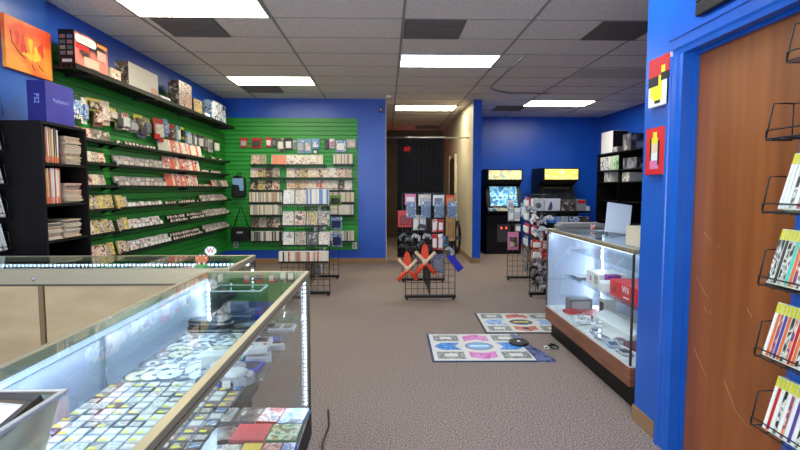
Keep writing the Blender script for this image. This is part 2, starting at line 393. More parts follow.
# ------------------------------------------------------------------ display cases
def display_case(label, loc, rz, Lc, H, deck, shelves, back='white', wood=True, railm=ALU, end_panel=False):
    """front faces local +x, length runs along local y, origin at floor centre"""
    t = thing('display_case', label, 'display case', loc, rz)
    D = .26; hl = Lc / 2; r = .022; g = .003
    MB().box(-D + .02, D - .05, -hl + .03, hl - .03, 0, deck - .13, BLACK).build('kick_base', t)
    MB().box(-D, D, -hl, hl, deck - .13, deck - .012, WOODR if wood else BLACK).build('base_panel', t, bevel=.002)
    MB().box(-D + .008, D - .006, -hl + .006, hl - .006, deck - .012, deck, WHT).build('deck', t)
    # frame rails round the top and posts at corners
    f = MB()
    for x in (-D, D - r): f.box(x, x + r, -hl, hl, H - .030, H, railm)
    for y in (-hl, hl - r): f.box(-D + r, D - r, y, y + r, H - .030, H, railm)
    f.box(D - r - .001, D + .001, -hl - .001, hl + .001, H - .019, H - .015, ALUD)
    f.build('top_frame', t, bevel=.0015)
    for x, y in ((-D, -hl), (-D, hl - .012), (D - .012, -hl), (D - .012, hl - .012)):
        MB().box(x, x + .012, y, y + .012, deck, H - .03, ALUD).build('corner_post', t)
    MB().box(-D + r, D - r, -hl + r, hl - r, H - .007, H - .001, GLT).build('top_glass', t)
    MB().box(D - .008, D - .008 + g, -hl + .012, hl - .012, deck, H - .03, GL).build('front_glass', t)
    for y in (-hl + .004, hl - .007): MB().box(-D + .012, D - .012, y, y + g, deck, H - .03, GL).build('end_glass', t)
    if end_panel: MB().box(-D + .012, D - .012, -hl + .009, -hl + .013, deck, H - .03, SHEET).build('end_panel', t)
    for z, xi in shelves:
        MB().box(-D + .02, D - xi, -hl + .02, hl - .02, z - .007, z, GLT).build('glass_shelf', t)
    # back: two sliding doors
    if back == 'white':
        MB().box(-D + .004, -D + .008, -hl + .012, .02, deck, H - .03, SHEET).build('sliding_door', t)
        MB().box(-D + .010, -D + .014, -.02, hl - .012, deck, H - .03, SHEET).build('sliding_door', t)
        MB().box(-D + .014, -D + .018, -.022, -.012, deck, H - .03, STEEL).build('door_edge_strip', t)
    else:
        rail = MB(); rail.box(-D - .004, -D + .01, -hl, hl, H - .075, H - .028, railm); rail.box(-D - .002, -D + .01, -hl, hl, H - .085, H - .075, ALUD)
        rail.build('back_rail', t)
        dm = MB(); dm.box(-D + .002, -D + .006, -hl + .012, .03, deck, H - .085, TAN); a = dm.build('sliding_door', t)
        dm = MB(); dm.box(-D - .004, -D, .06, hl - .012, deck, H - .085, TAN).box(-D - .003, -D, .30, .303, deck, H - .085, ALUD); dm.build('sliding_door', t)
        MB().box(-D - .008, -D + .004, .034, .056, deck, H - .085, mat('brown_door_edge', (112, 92, 60), .4)).build('door_edge_strip', t)
        MB().lathe([(0, -D - .009), (.008, -D - .008), (.01, -D - .004)], STEEL, 12, (0, .08, H - .05), 'x').build('screw', t)
    return t
case1 = display_case('long lit glass display case at lower left, filled with loose cartridges', (-.64, 1.58, 0), 0, 1.78, .96, .25, [(.74, .03)], wood=False)
case2 = display_case('lit glass counter at left, its tan sliding doors facing the camera', (-1.70, 2.81, 0), R(90), 1.80, .96, .25, [(.62, .06)], back='tan', wood=False)
case3 = display_case('lit glass display case at right on a reddish wood base', (1.75, 3.76, 0), R(180), 1.62, 1.0, .28, [(.57, .16), (.81, .20)], end_panel=True)
def led(parent, p0, p1, n, size, m=LEDM, watt=0, aim=(0, 0, -1), bar=False, name='led_strip'):
    """row of small square LEDs on a white tape, local coordinates"""
    p0, p1 = Vector(p0), Vector(p1); mb = MB(); d = (p1 - p0)
    lo_ = [min(a, b) - .004 for a, b in zip(p0, p1)]; hi = [max(a, b) + .004 for a, b in zip(p0, p1)]
    mb.box(lo_[0], hi[0], lo_[1], hi[1], lo_[2], hi[2], WHT)
    if bar: mb.box(p0.x - size, p0.x + size, p0.y, p1.y, p0.z - size, p0.z + size, m)
    for k in range(0 if bar else n):
        p = p0 + d * ((k + .5) / n); s = size
        mb.box(p.x - s, p.x + s, p.y - s, p.y + s, p.z - s, p.z + s, m)
    st = mb.build(name, parent)
    if watt:      # the light the strip gives off
        a_ = bpy.data.lights.new('strip_light', 'AREA'); a_.shape = 'RECTANGLE'; a_.size = d.length; a_.size_y = .008; a_.energy = watt; a_.color = (.70, .80, 1)
        lo_ = bpy.data.objects.new('strip_light', a_); C.objects.link(lo_); lo_.parent = st
        aim = Vector(aim); zx = d.normalized(); zz = -aim.normalized(); zy = zz.cross(zx).normalized(); zz = zx.cross(zy)
        lo_.matrix_local = Matrix.Translation((p0 + p1) / 2 + aim.normalized() * (size + .004)) @ Matrix((zx, zy, zz)).transposed().to_4x4()
led(case1, (-.236, -.86, .922), (-.236, .86, .922), 1, .0062, watt=3.6, aim=(.5, 0, -1), m=LEDT, bar=True)
led(case1, (-.232, .868, .28), (-.232, .868, .91), 26, .006, watt=3.5, aim=(1, -1, 0))
led(case1, (.236, .872, .28), (.236, .872, .91), 32, .0055, watt=6, aim=(-1, -1, 0))
led(case1, (.236, -.872, .28), (.236, -.872, .91), 32, .0055, watt=4, aim=(-1, 1, 0))  # unseen near-corner strip, added to light the front sides of the goods
led(case1, (-.232, -.868, .28), (-.232, -.868, .91), 26, .006, watt=3, aim=(1, 1, 0))  # its unseen partner at the back corner, added for the same light
led(case2, (.234, -.87, .905), (.234, .87, .905), 74, .0058, watt=3, aim=(-.5, 0, -1))
led(case2, (.236, -.885, .30), (.236, -.885, .88), 24, .0055)
led(case2, (-.20, -.885, .30), (-.20, -.885, .88), 24, .0055)
led(case3, (.228, -.78, .965), (.228, .78, .965), 50, .005, watt=4.0, aim=(-.6, 0, -1))
led(case3, (-.228, -.72, .30), (-.228, -.72, .95), 24, .0065, watt=3.5, aim=(1, .3, 0))

def at(px, py, Y):
    """the point at distance Y into the room seen at a pixel of the photograph"""
    ya, pi_ = math.atan(14 / 500), math.atan(37 / 500)
    fw = Vector((math.sin(ya) * math.cos(pi_), math.cos(ya) * math.cos(pi_), -math.sin(pi_))); rt = Vector((math.cos(ya), -math.sin(ya), 0)); up = rt.cross(fw)
    d_ = fw * 500 + rt * (px - 400) - up * (py - 225); d_ = d_ * (Y / d_.y)
    return Vector((d_.x, Y, 1.37 + d_.z))
# ------------------------------------------------------------------ small goods: prototypes
def proto(name, cat, parts):
    t = thing(name, 'x', cat)
    for pn, mb, bv in parts: mb.build(pn, t, bevel=bv)
    return Proto(t)
# mini cartridge lying flat: body + label + price sticker
def flat_cart(body, lab, sticker=None, w=.034, d=.036):
    m = MB(); m.prism([(-w / 2, -d / 2), (w / 2, -d / 2), (w / 2, d / 2 - .004), (w / 2 - .004, d / 2), (-w / 2, d / 2)], body, 0, .005, 'z')
    p = [('body', m, 0), ('sticker', MB().box(-w / 2 + .004, w / 2 - .004, -d / 2 + .005, d / 2 - .008, .005, .0056, lab), 0)]
    if sticker: p.append(('price_tag', MB().box(-w / 2 + .003, w * .12, -d / 2 + .003, -d / 2 + .014, .0056, .0062, sticker), 0))
    return proto('game_card', 'game card', p)
MW2 = mat('ivory_plastic', (196, 194, 186), .45); A_FL = art('faded_cart_label', [(206, 198, 180), (120, 130, 146), (226, 222, 210), (186, 150, 140), (140, 150, 120)], 70)
FC = [('white', flat_cart(MW2, A_FL, None)), ('white', flat_cart(MW2, PAPER, YEL)), ('grey', flat_cart(LGREY, A_PALE, None)), ('grey', flat_cart(GREY, A_MIX, YEL)), ('grey', flat_cart(DGREY, A_FL, None)), ('white', flat_cart(LGREY, PAPER, None)),
      ('grey', flat_cart(GREY, A_LAB, YEL)), ('black', flat_cart(DGREY, A_DARK, YEL)), ('black', flat_cart(BLK, A_BLUE, None)), ('grey', flat_cart(GREY, A_RED, YEL))]
n = 0
for r_ in range(14):
    for cidx in range(11):
        x = -.862 + .0395 * cidx + random.uniform(-.002, .002); y = 1.075 + .0385 * r_ + random.uniform(-.002, .002)
        if y > 1.55 and x > -.6: continue
        if y < 1.11: continue
        pale = x < -.62
        kind, p = random.choice(FC[:6] if (pale and random.random() < .93) else FC[3:])
        side = 'in the pale left half' if pale else 'darker half near front glass'
        p.put((x, y, .7405), (0, 0, random.uniform(-.06, .06)),
              f'small {kind} game card flat on the glass shelf, {side}', f'{kind} cards laid flat, {side}')
# mini discs in clear round sleeves
def disc(m1):
    a = MB(); a.lathe([(.0075, .0), (.012, .0001), (.012, .0012), (.0395, .0012), (.0395, 0), (.0075, 0)], m1, 28)
    b = MB(); b.lathe([(.012, .0013), (.0205, .0016), (.0205, .0012)], WHT, 24)
    s_ = MB(); s_.lathe([(.0395, -.0002), (.0435, .0), (.0435, .0022), (.0395, .0016)], CLEAR, 28)
    return proto('game_disc', 'game disc', [('disc', a, 0), ('hub_ring', b, 0), ('sleeve_rim', s_, 0)])
DISC_S = mat('silver_disc', (196, 202, 212), .22, .5); DISC_G = mat('grey_disc', (120, 130, 142), .3, .3); DISC_Y = mat('cream_disc', (214, 206, 170), .35)
DISC_W = mat('white_disc', (226, 230, 236), .3)
DS = [('silver', disc(DISC_S)), ('grey', disc(DISC_G)), ('cream', disc(DISC_Y)), ('white', disc(DISC_W)), ('white', disc(DISC_W))]
for r_ in range(9):
    for cidx in range(6):
        x = -.83 + .052 * cidx + (.02 if r_ % 2 else 0); y = 1.655 + .052 * r_
        if x > -.56: continue
        k, p = random.choice(DS)
        p.put((x, y, .743 + .0022 * ((r_ + cidx) % 3)), (R(random.uniform(2, 4)), R(random.uniform(-3, 3)), 0), f'small {k} game disc in a clear sleeve among the overlapping discs', f'{k} mini discs on the glass shelf')

# portable consoles (black, silver rim) stacked at the far end of the shelf
def capsule(w, d, n=8):
    pts = []
    for sx, c0 in ((1, 0), (-1, PI)):
        for k in range(n + 1):
            a = -PI / 2 + PI * k / n
            pts.append((sx * (w / 2 - d / 2) + math.cos(a) * d / 2 * sx, math.sin(a) * d / 2 * sx))
    return pts
def handheld(body, rim, scr, w=.17, d=.074, h=.022):
    p = [('body', MB().prism(capsule(w, d), body, 0, h, 'z'), .004), ('rim', MB().prism(capsule(w + .004, d + .004), rim, h * .36, h * .62, 'z'), 0),
         ('screen', MB().box(-w * .27, w * .27, -d * .36, d * .36, h, h + .0012, scr), 0),
         ('direction_pad', MB().box(-w * .42, -w * .32, -.003, .003, h, h + .002, rim).box(-w * .385, -w * .355, -.008, .008, h, h + .002, rim), 0)]
    b = MB()
    for a, c_ in ((0, .008), (.008, 0), (0, -.008), (-.008, 0)): b.lathe([(.003, h), (.003, h + .002), (0, h + .002)], rim, 8, (w * .375 + a, c_, 0))
    p.append(('buttons', b, 0)); return proto('handheld_console', 'handheld console', p)
SCRN = mat('dark_glossy_screen', (24, 28, 36), .08, coat=.5)
HB = handheld(BLK, STEEL, mat('painted_reflection_screen', (120, 134, 146), .12, .3))  # screen colour lightened in place of a bright reflection
sc_ = (1.15, 1.15, 1.2)
HB.put((-.775, 2.19, .7405), (0, 0, .03), 'black handheld game console at the bottom of the two-high stack', scale=sc_); HB.put((-.77, 2.185, .7705), (0, 0, -.03), 'black handheld game console on top of the two-high stack', scale=sc_)
HB.put((-.59, 2.205, .7405), (0, 0, .35), 'black handheld game console lying tilted beside the two-high stack')
# flat yellow-white cards in front of stack
for k in range(5):
    MB().box(-.022, .022, -.015, .015, 0, .006, PAPER).box(-.02, .004, -.016, -.004, .006, .0066, YEL).build('price_card', loc=(-.84 + .05 * k, 2.118, .7405), label='small white price card with yellow mark lying before the handheld stack', cat='price card', group='price cards before the handheld stack')
# clear acrylic box with goods
t = thing('clear_box', 'clear acrylic box holding dark game boxes at the far end of the shelf', 'clear box', (-.69, 2.345, .7405))
m = MB()
for bx in ((-.115, .115, -.072, -.069), (-.115, .115, .069, .072), (-.115, -.112, -.069, .069), (.112, .115, -.069, .069)): m.box(*bx, 0, .16, CLEAR)
m.build('walls', t); MB().box(-.112, .112, -.069, .069, 0, .003, CLEAR).build('bottom', t)
m = MB()
for bx in ((-.117, .117, -.074, -.069), (-.117, .117, .069, .074), (-.117, -.112, -.069, .069), (.112, .117, -.069, .069)): m.box(*bx, .157, .163, WHT)
m.build('rim', t)
m = MB(); m.box(-.095, .075, -.055, .055, 0, .05, GREY).box(-.0955, .0755, -.0555, .0555, .034, .041, PAPER); m.build('game_box', loc=(-.70, 2.34, .7445), label='dark game box with a pale stripe, inside the clear acrylic box', cat='game box')
MB().box(-.05, .05, -.04, .04, 0, .035, GREY).build('game_box', loc=(-.71, 2.345, .796), bevel=.002, label='dark grey box on top, inside the clear acrylic box', cat='game box')
MB().box(-.012, .012, -.03, .03, 0, .06, BLU).box(-.0122, .0122, -.0302, .0302, .04, .055, RED).build('figure_box', loc=(-.60, 2.335, .7445), label='small blue and red package standing in the clear acrylic box', cat='package')

# consoles by the front glass of case 1
def console_clam(body, lid):
    p = [('base', MB().prism(capsule(.15, .115, 6), body, 0, .032, 'z'), .006), ('lid', MB().lathe([(.045, .03), (.045, .040), (.038, .043), (0, .044)], lid, 24), 0)]
    b = MB();
    for x in (-.06, .06): b.lathe([(.007, .03), (.007, .035), (0, .035)], GREY, 10, (x, -.02, 0))
    p.append(('buttons', b, 0)); p.append(('controller_port', MB().box(-.03, -.008, -.059, -.056, .008, .02, DGREY).box(.008, .03, -.059, -.056, .008, .02, DGREY), 0))
    return proto('game_console', 'game console', p)
CG = console_clam(LGREY, WHT)
CG.put((-.545, 1.655, .7405), (0, 0, .1), 'light grey round-lidded console behind the dark cartridges'); CG.put((-.49, 1.60, .7405), (0, 0, -.35), 'light grey round-lidded console nearest the front glass', scale=(.85, .85, .9))
def brick(body, scr):
    return proto('handheld_console', 'handheld console', [('body', MB().box(-.045, .045, -.07, .07, 0, .026, body), .006), ('screen_bezel', MB().box(-.034, .034, .002, .055, .026, .028, DGREY), .001),
        ('screen', MB().box(-.024, .024, .008, .048, .028, .0286, scr), 0), ('buttons', MB().lathe([(.006, .026), (.006, .03), (0, .03)], RED, 10, (.028, -.03, 0)).box(-.034, -.014, -.031, -.025, .026, .029, BLK).box(-.027, -.021, -.038, -.018, .026, .029, BLK), 0)])
BR = brick(WHT, SCRN)
BR.put((-.475, 1.835, .7405), (0, 0, .25), 'white handheld with dark screen, lower of the stacked pair'); BR.put((-.475, 1.835, .7725), (0, 0, .1), 'white handheld with dark screen, upper of the stacked pair')
def tray(name, m, loc, w, d, rz, label, holes=DGREY):
    t = thing(name, label, 'tray', loc, rz)
    MB().box(-w / 2, w / 2, -d / 2, d / 2, 0, .012, m).build('shell', t, bevel=.003)
    for sx in (-1, 1): MB().box(sx * w * .24 - w * .17, sx * w * .24 + w * .17, -d * .3, d * .3, .012, .0135, holes).build('recess', t)
tray('console_tray', BLU, (-.505, 1.725, .7405), .14, .085, -.12, 'bright blue plastic shell with two dark recesses')
tray('console_tray', TEAL, (-.575, 1.86, .7405), .085, .13, .1, 'teal plastic shell beside the white handhelds', mat('teal_recess', (14, 100, 112), .4))
tray('console_tray', NAVY, (-.50, 2.02, .7405), .13, .09, .15, 'dark blue handheld shell near the far end of the shelf', BLU)
tray('console_tray', LGREY, (-.465, 2.21, .7405), .11, .10, .0, 'light grey shell with dark recesses at the far end by the front glass')
MB().box(-.05, .05, -.035, .035, 0, .05, WHT).box(-.051, .051, -.036, .02, .0, .006, LGREY).build('white_box', loc=(-.60, 1.745, .7405), rot=(0, 0, .3), bevel=.003, label='small white box standing behind the round-lidded consoles', cat='box')
MB().box(-.085, .085, -.022, .022, 0, .014, A_RED).build('game_case', loc=(-.51, 1.93, .7405), rot=(0, 0, .12), label='flat red and white case lying behind the stacked white handhelds', cat='game case')
MB().box(-.04, .04, -.012, .012, 0, .02, WHT).lathe([(.014, 0), (.014, .02), (0, .02)], WHT, 12, (.04, 0, 0)).build('white_adapter', loc=(-.45, 1.925, .7405), rot=(0, 0, .1), bevel=.002, label='white rounded plastic adapter sticking over the shelf edge', cat='adapter')
MB().box(-.03, .03, -.02, .02, 0, .006, BLU).build('game_case', loc=(-.555, 1.575, .7405), rot=(0, 0, .1), label='tiny blue case at the top edge of the dark cartridges', cat='game case')
MB().box(-.012, .012, -.002, .002, 0, .028, PAPER).build('price_card', loc=(-.50, 1.535, .7405), rot=(R(-10), 0, .2), label='upright white price card leaning on a light grey console', cat='price card')
MB().lathe([(.02, 0), (.024, .004), (.022, .014), (0, .016)], DGREY, 14).build('camera_lens', loc=(-.595, 1.60, .7405), label='round dark grey knob-shaped accessory beside the grey consoles', cat='accessory')

# boxed games on the deck of case 1
def deckbox(x, y, w, d, h, m, rz, label, side=WHT, z=.2505):
    t = thing('game_box', label, 'game box', (x, y, z), rz)
    MB().box(-w / 2, w / 2, -d / 2, d / 2, 0, h, side).build('carton', t, bevel=.001); MB().box(-w / 2 + .003, w / 2 - .003, -d / 2 + .003, d / 2 - .003, h, h + .0008, m).build('cover', t)
deckbox(-.665, 2.36, .11, .15, .03, A_DARK, -.1, 'grey boxed game at the back left on the bottom deck', GREY)
deckbox(-.555, 2.355, .10, .15, .03, art('red_white_art', [(220, 214, 208), (196, 60, 54), (236, 232, 226), (150, 150, 156)], 22), -.1, 'white and red boxed game in the middle of the back row on the deck', RED)
deckbox(-.445, 2.34, .115, .16, .03, art('sky_art', [(196, 218, 238), (110, 150, 200), (226, 236, 244), (90, 110, 130)], 20), -.08, 'pale blue boxed game in the far right corner of the deck', LBLUE)
deckbox(-.60, 2.165, .15, .15, .04, mat('red_print', (196, 40, 48), .4), -.03, 'large plain red boxed game on the bottom deck', mat('faded_red_card', (190, 80, 84), .5))
deckbox(-.452, 2.16, .13, .15, .04, A_GREEN, -.03, 'green boxed game right of the large red one on the deck', LGREEN)
deckbox(-.72, 2.20, .08, .13, .02, art('rust_art', [(96, 50, 40), (150, 120, 100), (60, 40, 38)], 26), .3, 'rust brown boxed game left of the large red one', DGREY)
deckbox(-.78, 2.36, .10, .15, .03, A_MIX, 0, 'brownish grey boxed game at the far left of the deck', GREY)
deckbox(-.66, 2.01, .10, .11, .035, A_MIX, .05, 'grey speckled boxed game in front of the red one', LGREY)
deckbox(-.565, 2.02, .08, .11, .035, mat('yellow_print', (232, 190, 34), .4), 0, 'yellow boxed game in the front row of the deck', YELLOW)
deckbox(-.48, 2.02, .075, .11, .035, A_RED, 0, 'small red boxed game between the yellow and blue ones', RED)
deckbox(-.41, 2.02, .055, .11, .035, A_BLUE, 0, 'narrow blue boxed game at the right edge of the deck', BLU)
for k, (mm, nm) in enumerate(((A_PALE, 'cream'), (A_DARK, 'black'), (LGREEN, 'green'), (A_YEL, 'yellow spotted'))):
    deckbox(-.74 + .105 * k, 1.86, .09, .12, .03, mm, 0, f'{nm} boxed game in the row nearest the camera on the deck', GREY)

# translucent bin on the case top with a picture frame and cartridges
t = thing('storage_bin', 'cloudy translucent plastic bin on the near end of the case', 'bin', (-.672, .60, .9605))
def ring(m, x0, y0, x1, y1, z0, z1, xt, yt, mt, th=.003):
    for sx in (-1, 1):
        m.prism([(sx * x0, z0), (sx * xt, z1), (sx * (xt - th), z1), (sx * (x0 - th), z0 + th)], mt, -yt, yt, 'y')
m = MB()
bw, bd, tw, td, hh = .165, .115, .187, .135, .108
P_ = [[(-bw, -bd), (bw, -bd), (bw, bd), (-bw, bd)], [(-tw, -td), (tw, -td), (tw, td), (-tw, td)]]
for k in range(4):
    a, b_ = P_[0][k], P_[0][(k + 1) % 4]; c_, d_ = P_[1][(k + 1) % 4], P_[1][k]
    m.face([(*a, .0), (*b_, .0), (*c_, hh), (*d_, hh)], FROST)
m.face([(*p, .002) for p in P_[0]], FROST); bb = m.build('tub', t)
so = bb.modifiers.new('thick', 'SOLIDIFY'); so.thickness = .0025
m = MB()
for bx in ((-tw - .009, tw + .009, td, td + .009), (-tw - .009, tw + .009, -td - .009, -td), (-tw - .009, -tw, -td, td), (tw, tw + .009, -td, td)): m.box(*bx, hh - .005, hh + .002, mat('cloudy_rim', (190, 188, 176), .3))
m.build('rim', t, bevel=.002)
t = thing('picture_frame', 'small dark framed picture leaning inside the translucent bin', 'picture frame', (-.565, .68, 1.037), (R(24), R(-6), R(-22)))
m = MB()
for bx in ((-.07, .07, .045, .057), (-.07, .07, -.057, -.045), (-.07, -.058, -.045, .045), (.058, .07, -.045, .045)): m.box(*bx, 0, .014, mat('dark_bronze_frame', (62, 50, 30), .4))
m.build('frame', t, bevel=.001); MB().box(-.058, .058, -.045, .045, .002, .006, PAPER).build('mat_board', t)
m = MB();
for k in range(7): m.box(-.02 + .006 * k, -.016 + .006 * k, -.01 + .004 * (k % 3), -.002 + .004 * (k % 3), .006, .0066, RED)
m.build('red_marks', t)
for k in range(4):
    MB().box(-.03, .03, -.04, .04, 0, .012, [DGREY, GREY, A_YEL, BLK][k]).build('game_cartridge', loc=(-.63 + .035 * k, .60 + .012 * k, .970 + .006 * k), rot=(R(6 * k), R(12), .3 * k), bevel=.001, label=['dark grey', 'mid grey', 'yellow patterned', 'black'][k] + ' loose cartridge inside the translucent bin', cat='game cartridge')

# bead-art figurine on the corner of the left counter
t = thing('bead_figurine', 'blocky brown bead-art figurine with white puff marked W, on the left counter', 'figurine', (-.945, 2.60, .9605))
BR1 = mat('brown_beads', (196, 108, 52), .5); BR2 = mat('dark_brown_beads', (70, 36, 24), .5); GRN = mat('green_beads', (60, 160, 60), .5); CRM = mat('cream_beads', (226, 196, 160), .5)
def beads(rows, pal, y0=0, u=.0064, x0=0, z0=0, th=.006):
    m = MB()
    for r_, line in enumerate(rows[::-1]):
        for c_, ch in enumerate(line):
            if ch in pal: m.box(x0 + c_ * u, x0 + c_ * u + u * .94, y0, y0 + th, z0 + r_ * u, z0 + r_ * u + u * .94, pal[ch])
    return m
pal = {'B': BR1, 'D': BR2, 'G': GRN, 'C': CRM}
beads(['....DD.DD....', '...DCCDCCD...', 'DBBBBBBBBBBD.', 'DBCBBBBBBCBDD', 'DBBBBBBBBBBD.', 'DBBBBBBBBBBD.', '.DBBBBBBBBD..', '..DCCDDCCD...', '..DCCDDCCD...', '.GGGGGGGGGG..', 'GGGGGGGGGGGGG'], pal, x0=-.05).build('body', t)
m = beads(['..WWWWW..', '.WWWWWWW.', 'WWWWWWWWW', 'WWWWWWWWW', 'WWWWWWWWW', '.WWWWWWW.', '..WWWWW..'], {'W': WHT}, x0=.008, z0=.062, y0=-.003); m.build('white_puff', t)
text('letter', 'W', .036, RED, t, (.037, -.004, .085), FACE_NY)

# ------------------------------------------------------------------ bookcase at left with magazines
t = thing('bookcase', 'tall dark bookcase against the left wall, holding magazines', 'bookcase', (-2.625, 3.935, 0))
hx, hy, HB_ = .175, .27, 1.85
for y in (-hy, hy - .02): MB().box(-hx, hx, y, y + .02, 0, HB_ - .02, DKW).build('side_panel', t)
MB().box(-hx, hx, -hy, hy, HB_ - .02, HB_, DKW).build('top', t); MB().box(-hx, -hx + .006, -hy + .02, hy - .02, .05, HB_ - .02, DKW).build('back_panel', t)
SZ = [1.535, 1.235, .965, .66, .35, .06]
for z in SZ: MB().box(-hx + .006, hx - .004, -hy + .02, hy - .02, z, z + .02, DKW).build('shelf', t)
MAGC = [(PAPER, 'white'), (mat('cream_paper', (222, 206, 168), .6), 'cream'), (mat('orange_spine', (222, 110, 72), .5), 'orange'), (mat('red_spine', (190, 60, 50), .5), 'red'), (mat('dark_spine', (54, 44, 46), .5), 'dark'), (mat('tan_spine', (196, 160, 110), .5), 'tan')]
def mag(m1):  # standing, spine towards +x
    return proto('magazine', 'magazine', [('pages', MB().box(-.20, -.003, -.0045, .0045, .002, .262, PAGES), 0), ('cover', MB().box(-.2, .0, -.0055, -.0045, 0, .264, m1).box(-.2, 0, .0045, .0055, 0, .264, m1).box(-.003, 0, -.0045, .0045, 0, .264, m1).box(-.0005, .0006, -.005, .005, .0, .05, MATS['orange_spine']), 0)])
MG = [(nm, mag(m1)) for m1, nm in MAGC]
shelf_nm = ['top shelf', 'second shelf', 'third shelf']
for si in (0, 1):
    z = SZ[si] + .0205; y = 3.935 - hy + .03
    while y < 3.935 - hy + .23:
        nm, p = random.choice(MG); p.put((-2.47 - random.uniform(0, .01), y, z), (random.uniform(-.02, .02), 0, 0), f'{nm} magazine standing upright on the {shelf_nm[si]} of the bookcase', f'{nm} upright magazines, {shelf_nm[si]}', scale=(1, 1, random.uniform(.93, 1)))
        y += .0125
def stackm(m1):
    return proto('magazine', 'magazine', [('pages', MB().box(-.26, -.002, -.095, .093, .001, .011, PAGES), 0), ('cover', MB().box(-.26, 0, -.096, .096, 0, .001, m1).box(-.26, 0, -.096, .096, .011, .012, m1).box(-.26, 0, .093, .096, .001, .011, m1), 0)])
SM = [(nm, stackm(m1)) for m1, nm in MAGC]
for si, top, yc in ((0, 1.765, 4.075), (1, 1.40, 4.06)):
    z = SZ[si] + .0205
    while z < top:
        nm, p = random.choice(SM); p.put((-2.475 - random.uniform(0, .02), yc + random.uniform(-.006, .006), z), (0, 0, random.uniform(-.04, .04)), f'{nm} magazine lying in the flat pile on the {shelf_nm[si]} of the bookcase', f'{nm} flat magazines, {shelf_nm[si]}'); z += .0128
for yc, top in ((3.80, 1.11), (4.03, 1.125)):
    z = SZ[2] + .0205
    while z < top:
        nm, p = random.choice(SM); p.put((-2.475 - random.uniform(0, .02), yc + random.uniform(-.005, .005), z), (0, 0, random.uniform(-.03, .03)), f'{nm} magazine in the low piles on the third shelf of the bookcase', f'{nm} flat magazines, third shelf'); z += .0128
# blue console box on the bookcase
VIO = noisy('deep_violet_blue_carton', (38, 34, 138), (44, 42, 156), 6, .4)
t = thing('console_box', 'deep blue console box standing on top of the bookcase', 'console box', (-2.57, 3.89, 1.8505), 0)
MB().box(-.03, .10, -.13, .20, 0, .30, VIO).build('carton', t, bevel=.003)
MB().box(-.031, .101, -.131, -.1295, .0, .30, mat('side_flap_blue', (26, 26, 108), .45)).build('side_panel', t)
PSL = mat('pale_print', (150, 160, 220), .4)
text('lettering', 'PlayStation 2', .036, PSL, t, (.1005, .045, .17), FACE_PX); text('lettering', 'PS2', .05, PSL, t, (.035, -.1315, .17), (R(90), R(90), 0))

# ------------------------------------------------------------------ canvases and frames
t = thing('canvas_painting', 'orange canvas with flame-like strokes on the left blue pillar', 'painting', (-2.80, 4.075, 2.255))
CAN = noisy('orange_flame_paint', (226, 70, 22), (240, 152, 54), 3.2, .5, 0, 2, (1, 1, 1.4), (.35, .6))
MB().box(.001, .03, -.265, .245, 0, .385, CAN).build('canvas', t, bevel=.002)
m = MB(); YP = mat('yellow_paint', (244, 188, 50), .5); RP = mat('deep_red_paint', (206, 52, 24), .5)
for cx, cz, w_, h_, mm in ((-.08, .20, .05, .12, RP), (.06, .16, .06, .10, YP), (.12, .22, .05, .10, RP), (-.02, .14, .10, .05, YP), (-.14, .25, .03, .10, RP), (.0, .22, .035, .12, YP)):
    pts = []
    for k in range(14):
        a = 2 * PI * k / 14; rr = 1 + .35 * math.sin(3 * a + cx * 40); pts.append((cx + w_ * .6 * rr * math.cos(a), cz + h_ * .55 * rr * math.sin(a)))
    m.prism(pts, mm, .03, .0308, 'x')
m.tube([(.031, -.21, .28), (.031, -.2, .2), (.031, -.12, .13), (.031, -.07, .11)], .003, BLK, 5); m.tube([(.031, .0, .08), (.031, .03, .04)], .003, BLK, 5); m.tube([(.031, .08, .09), (.031, .13, .05)], .003, BLK, 5)
m.build('brush_strokes', t)
def canvas(label, zc, h, w_, y, blocks, base):
    t = thing('canvas_painting', label, 'painting', (WX - .001, y, zc))
    MB().box(-.026, 0, -w_ / 2, w_ / 2, -h / 2, h / 2, base).build('canvas', t, bevel=.002)
    m = MB()
    for (a, b_, c_, d_, mm) in blocks:     # a..b across (0 = far/left edge), c..d up
        m.box(-.0272 - random.random() * .0004, -.026, w_ / 2 - b_ * w_, w_ / 2 - a * w_, -h / 2 + c_ * h, -h / 2 + d_ * h, mm)
    m.build('painted_blocks', t)
CR = mat('canvas_red', (200, 34, 34), .5); CW = mat('canvas_white', (226, 224, 218), .6); CY = mat('canvas_yellow', (240, 214, 40), .5); CK = mat('canvas_black', (18, 16, 16), .5)
canvas('small red, white and yellow block-pattern canvas, upper of the two by the door', 1.93, .255, .20, 2.645,
       [(0, 1, .62, 1, CR), (0, .5, .42, .62, CK), (.62, 1, .5, .66, CK), (.25, .68, .12, .58, CY), (.32, .62, .58, .66, CY), (.62, .8, .6, .8, CY), (.8, .9, .72, .9, CY), (.1, .25, .2, .45, CY), (.34, .6, .06, .12, CK)], CW)
canvas('small red canvas with yellow and pink blocks, lower of the two by the door', 1.567, .25, .19, 2.66,
       [(.32, .66, .66, .78, CY), (.4, .6, .78, .9, CY), (.26, .34, .3, .78, CK), (.34, .66, .46, .66, CRM), (.28, .72, .12, .3, PINK), (.32, .68, .3, .46, CW), (.66, .74, .2, .72, CK), (.42, .5, .5, .6, CK)], mat('canvas_bright_red', (214, 30, 32), .5))
t = thing('picture_frame', 'dark wooden frame mounted above the brown door', 'picture frame', (WX, 1.95, 2.16))
m = MB()
for bx in ((-.4, .4, 0, .06), (-.4, .4, .44, .5), (-.4, -.34, .06, .44), (.34, .4, .06, .44)): m.box(-.03, 0, bx[0], bx[1], bx[2], bx[3], mat('near_black_wood', (26, 20, 18), .4))
m.build('frame', t, bevel=.006); MB().box(-.012, -.002, -.34, .34, .06, .44, PAPER).build('print', t)
m = MB()
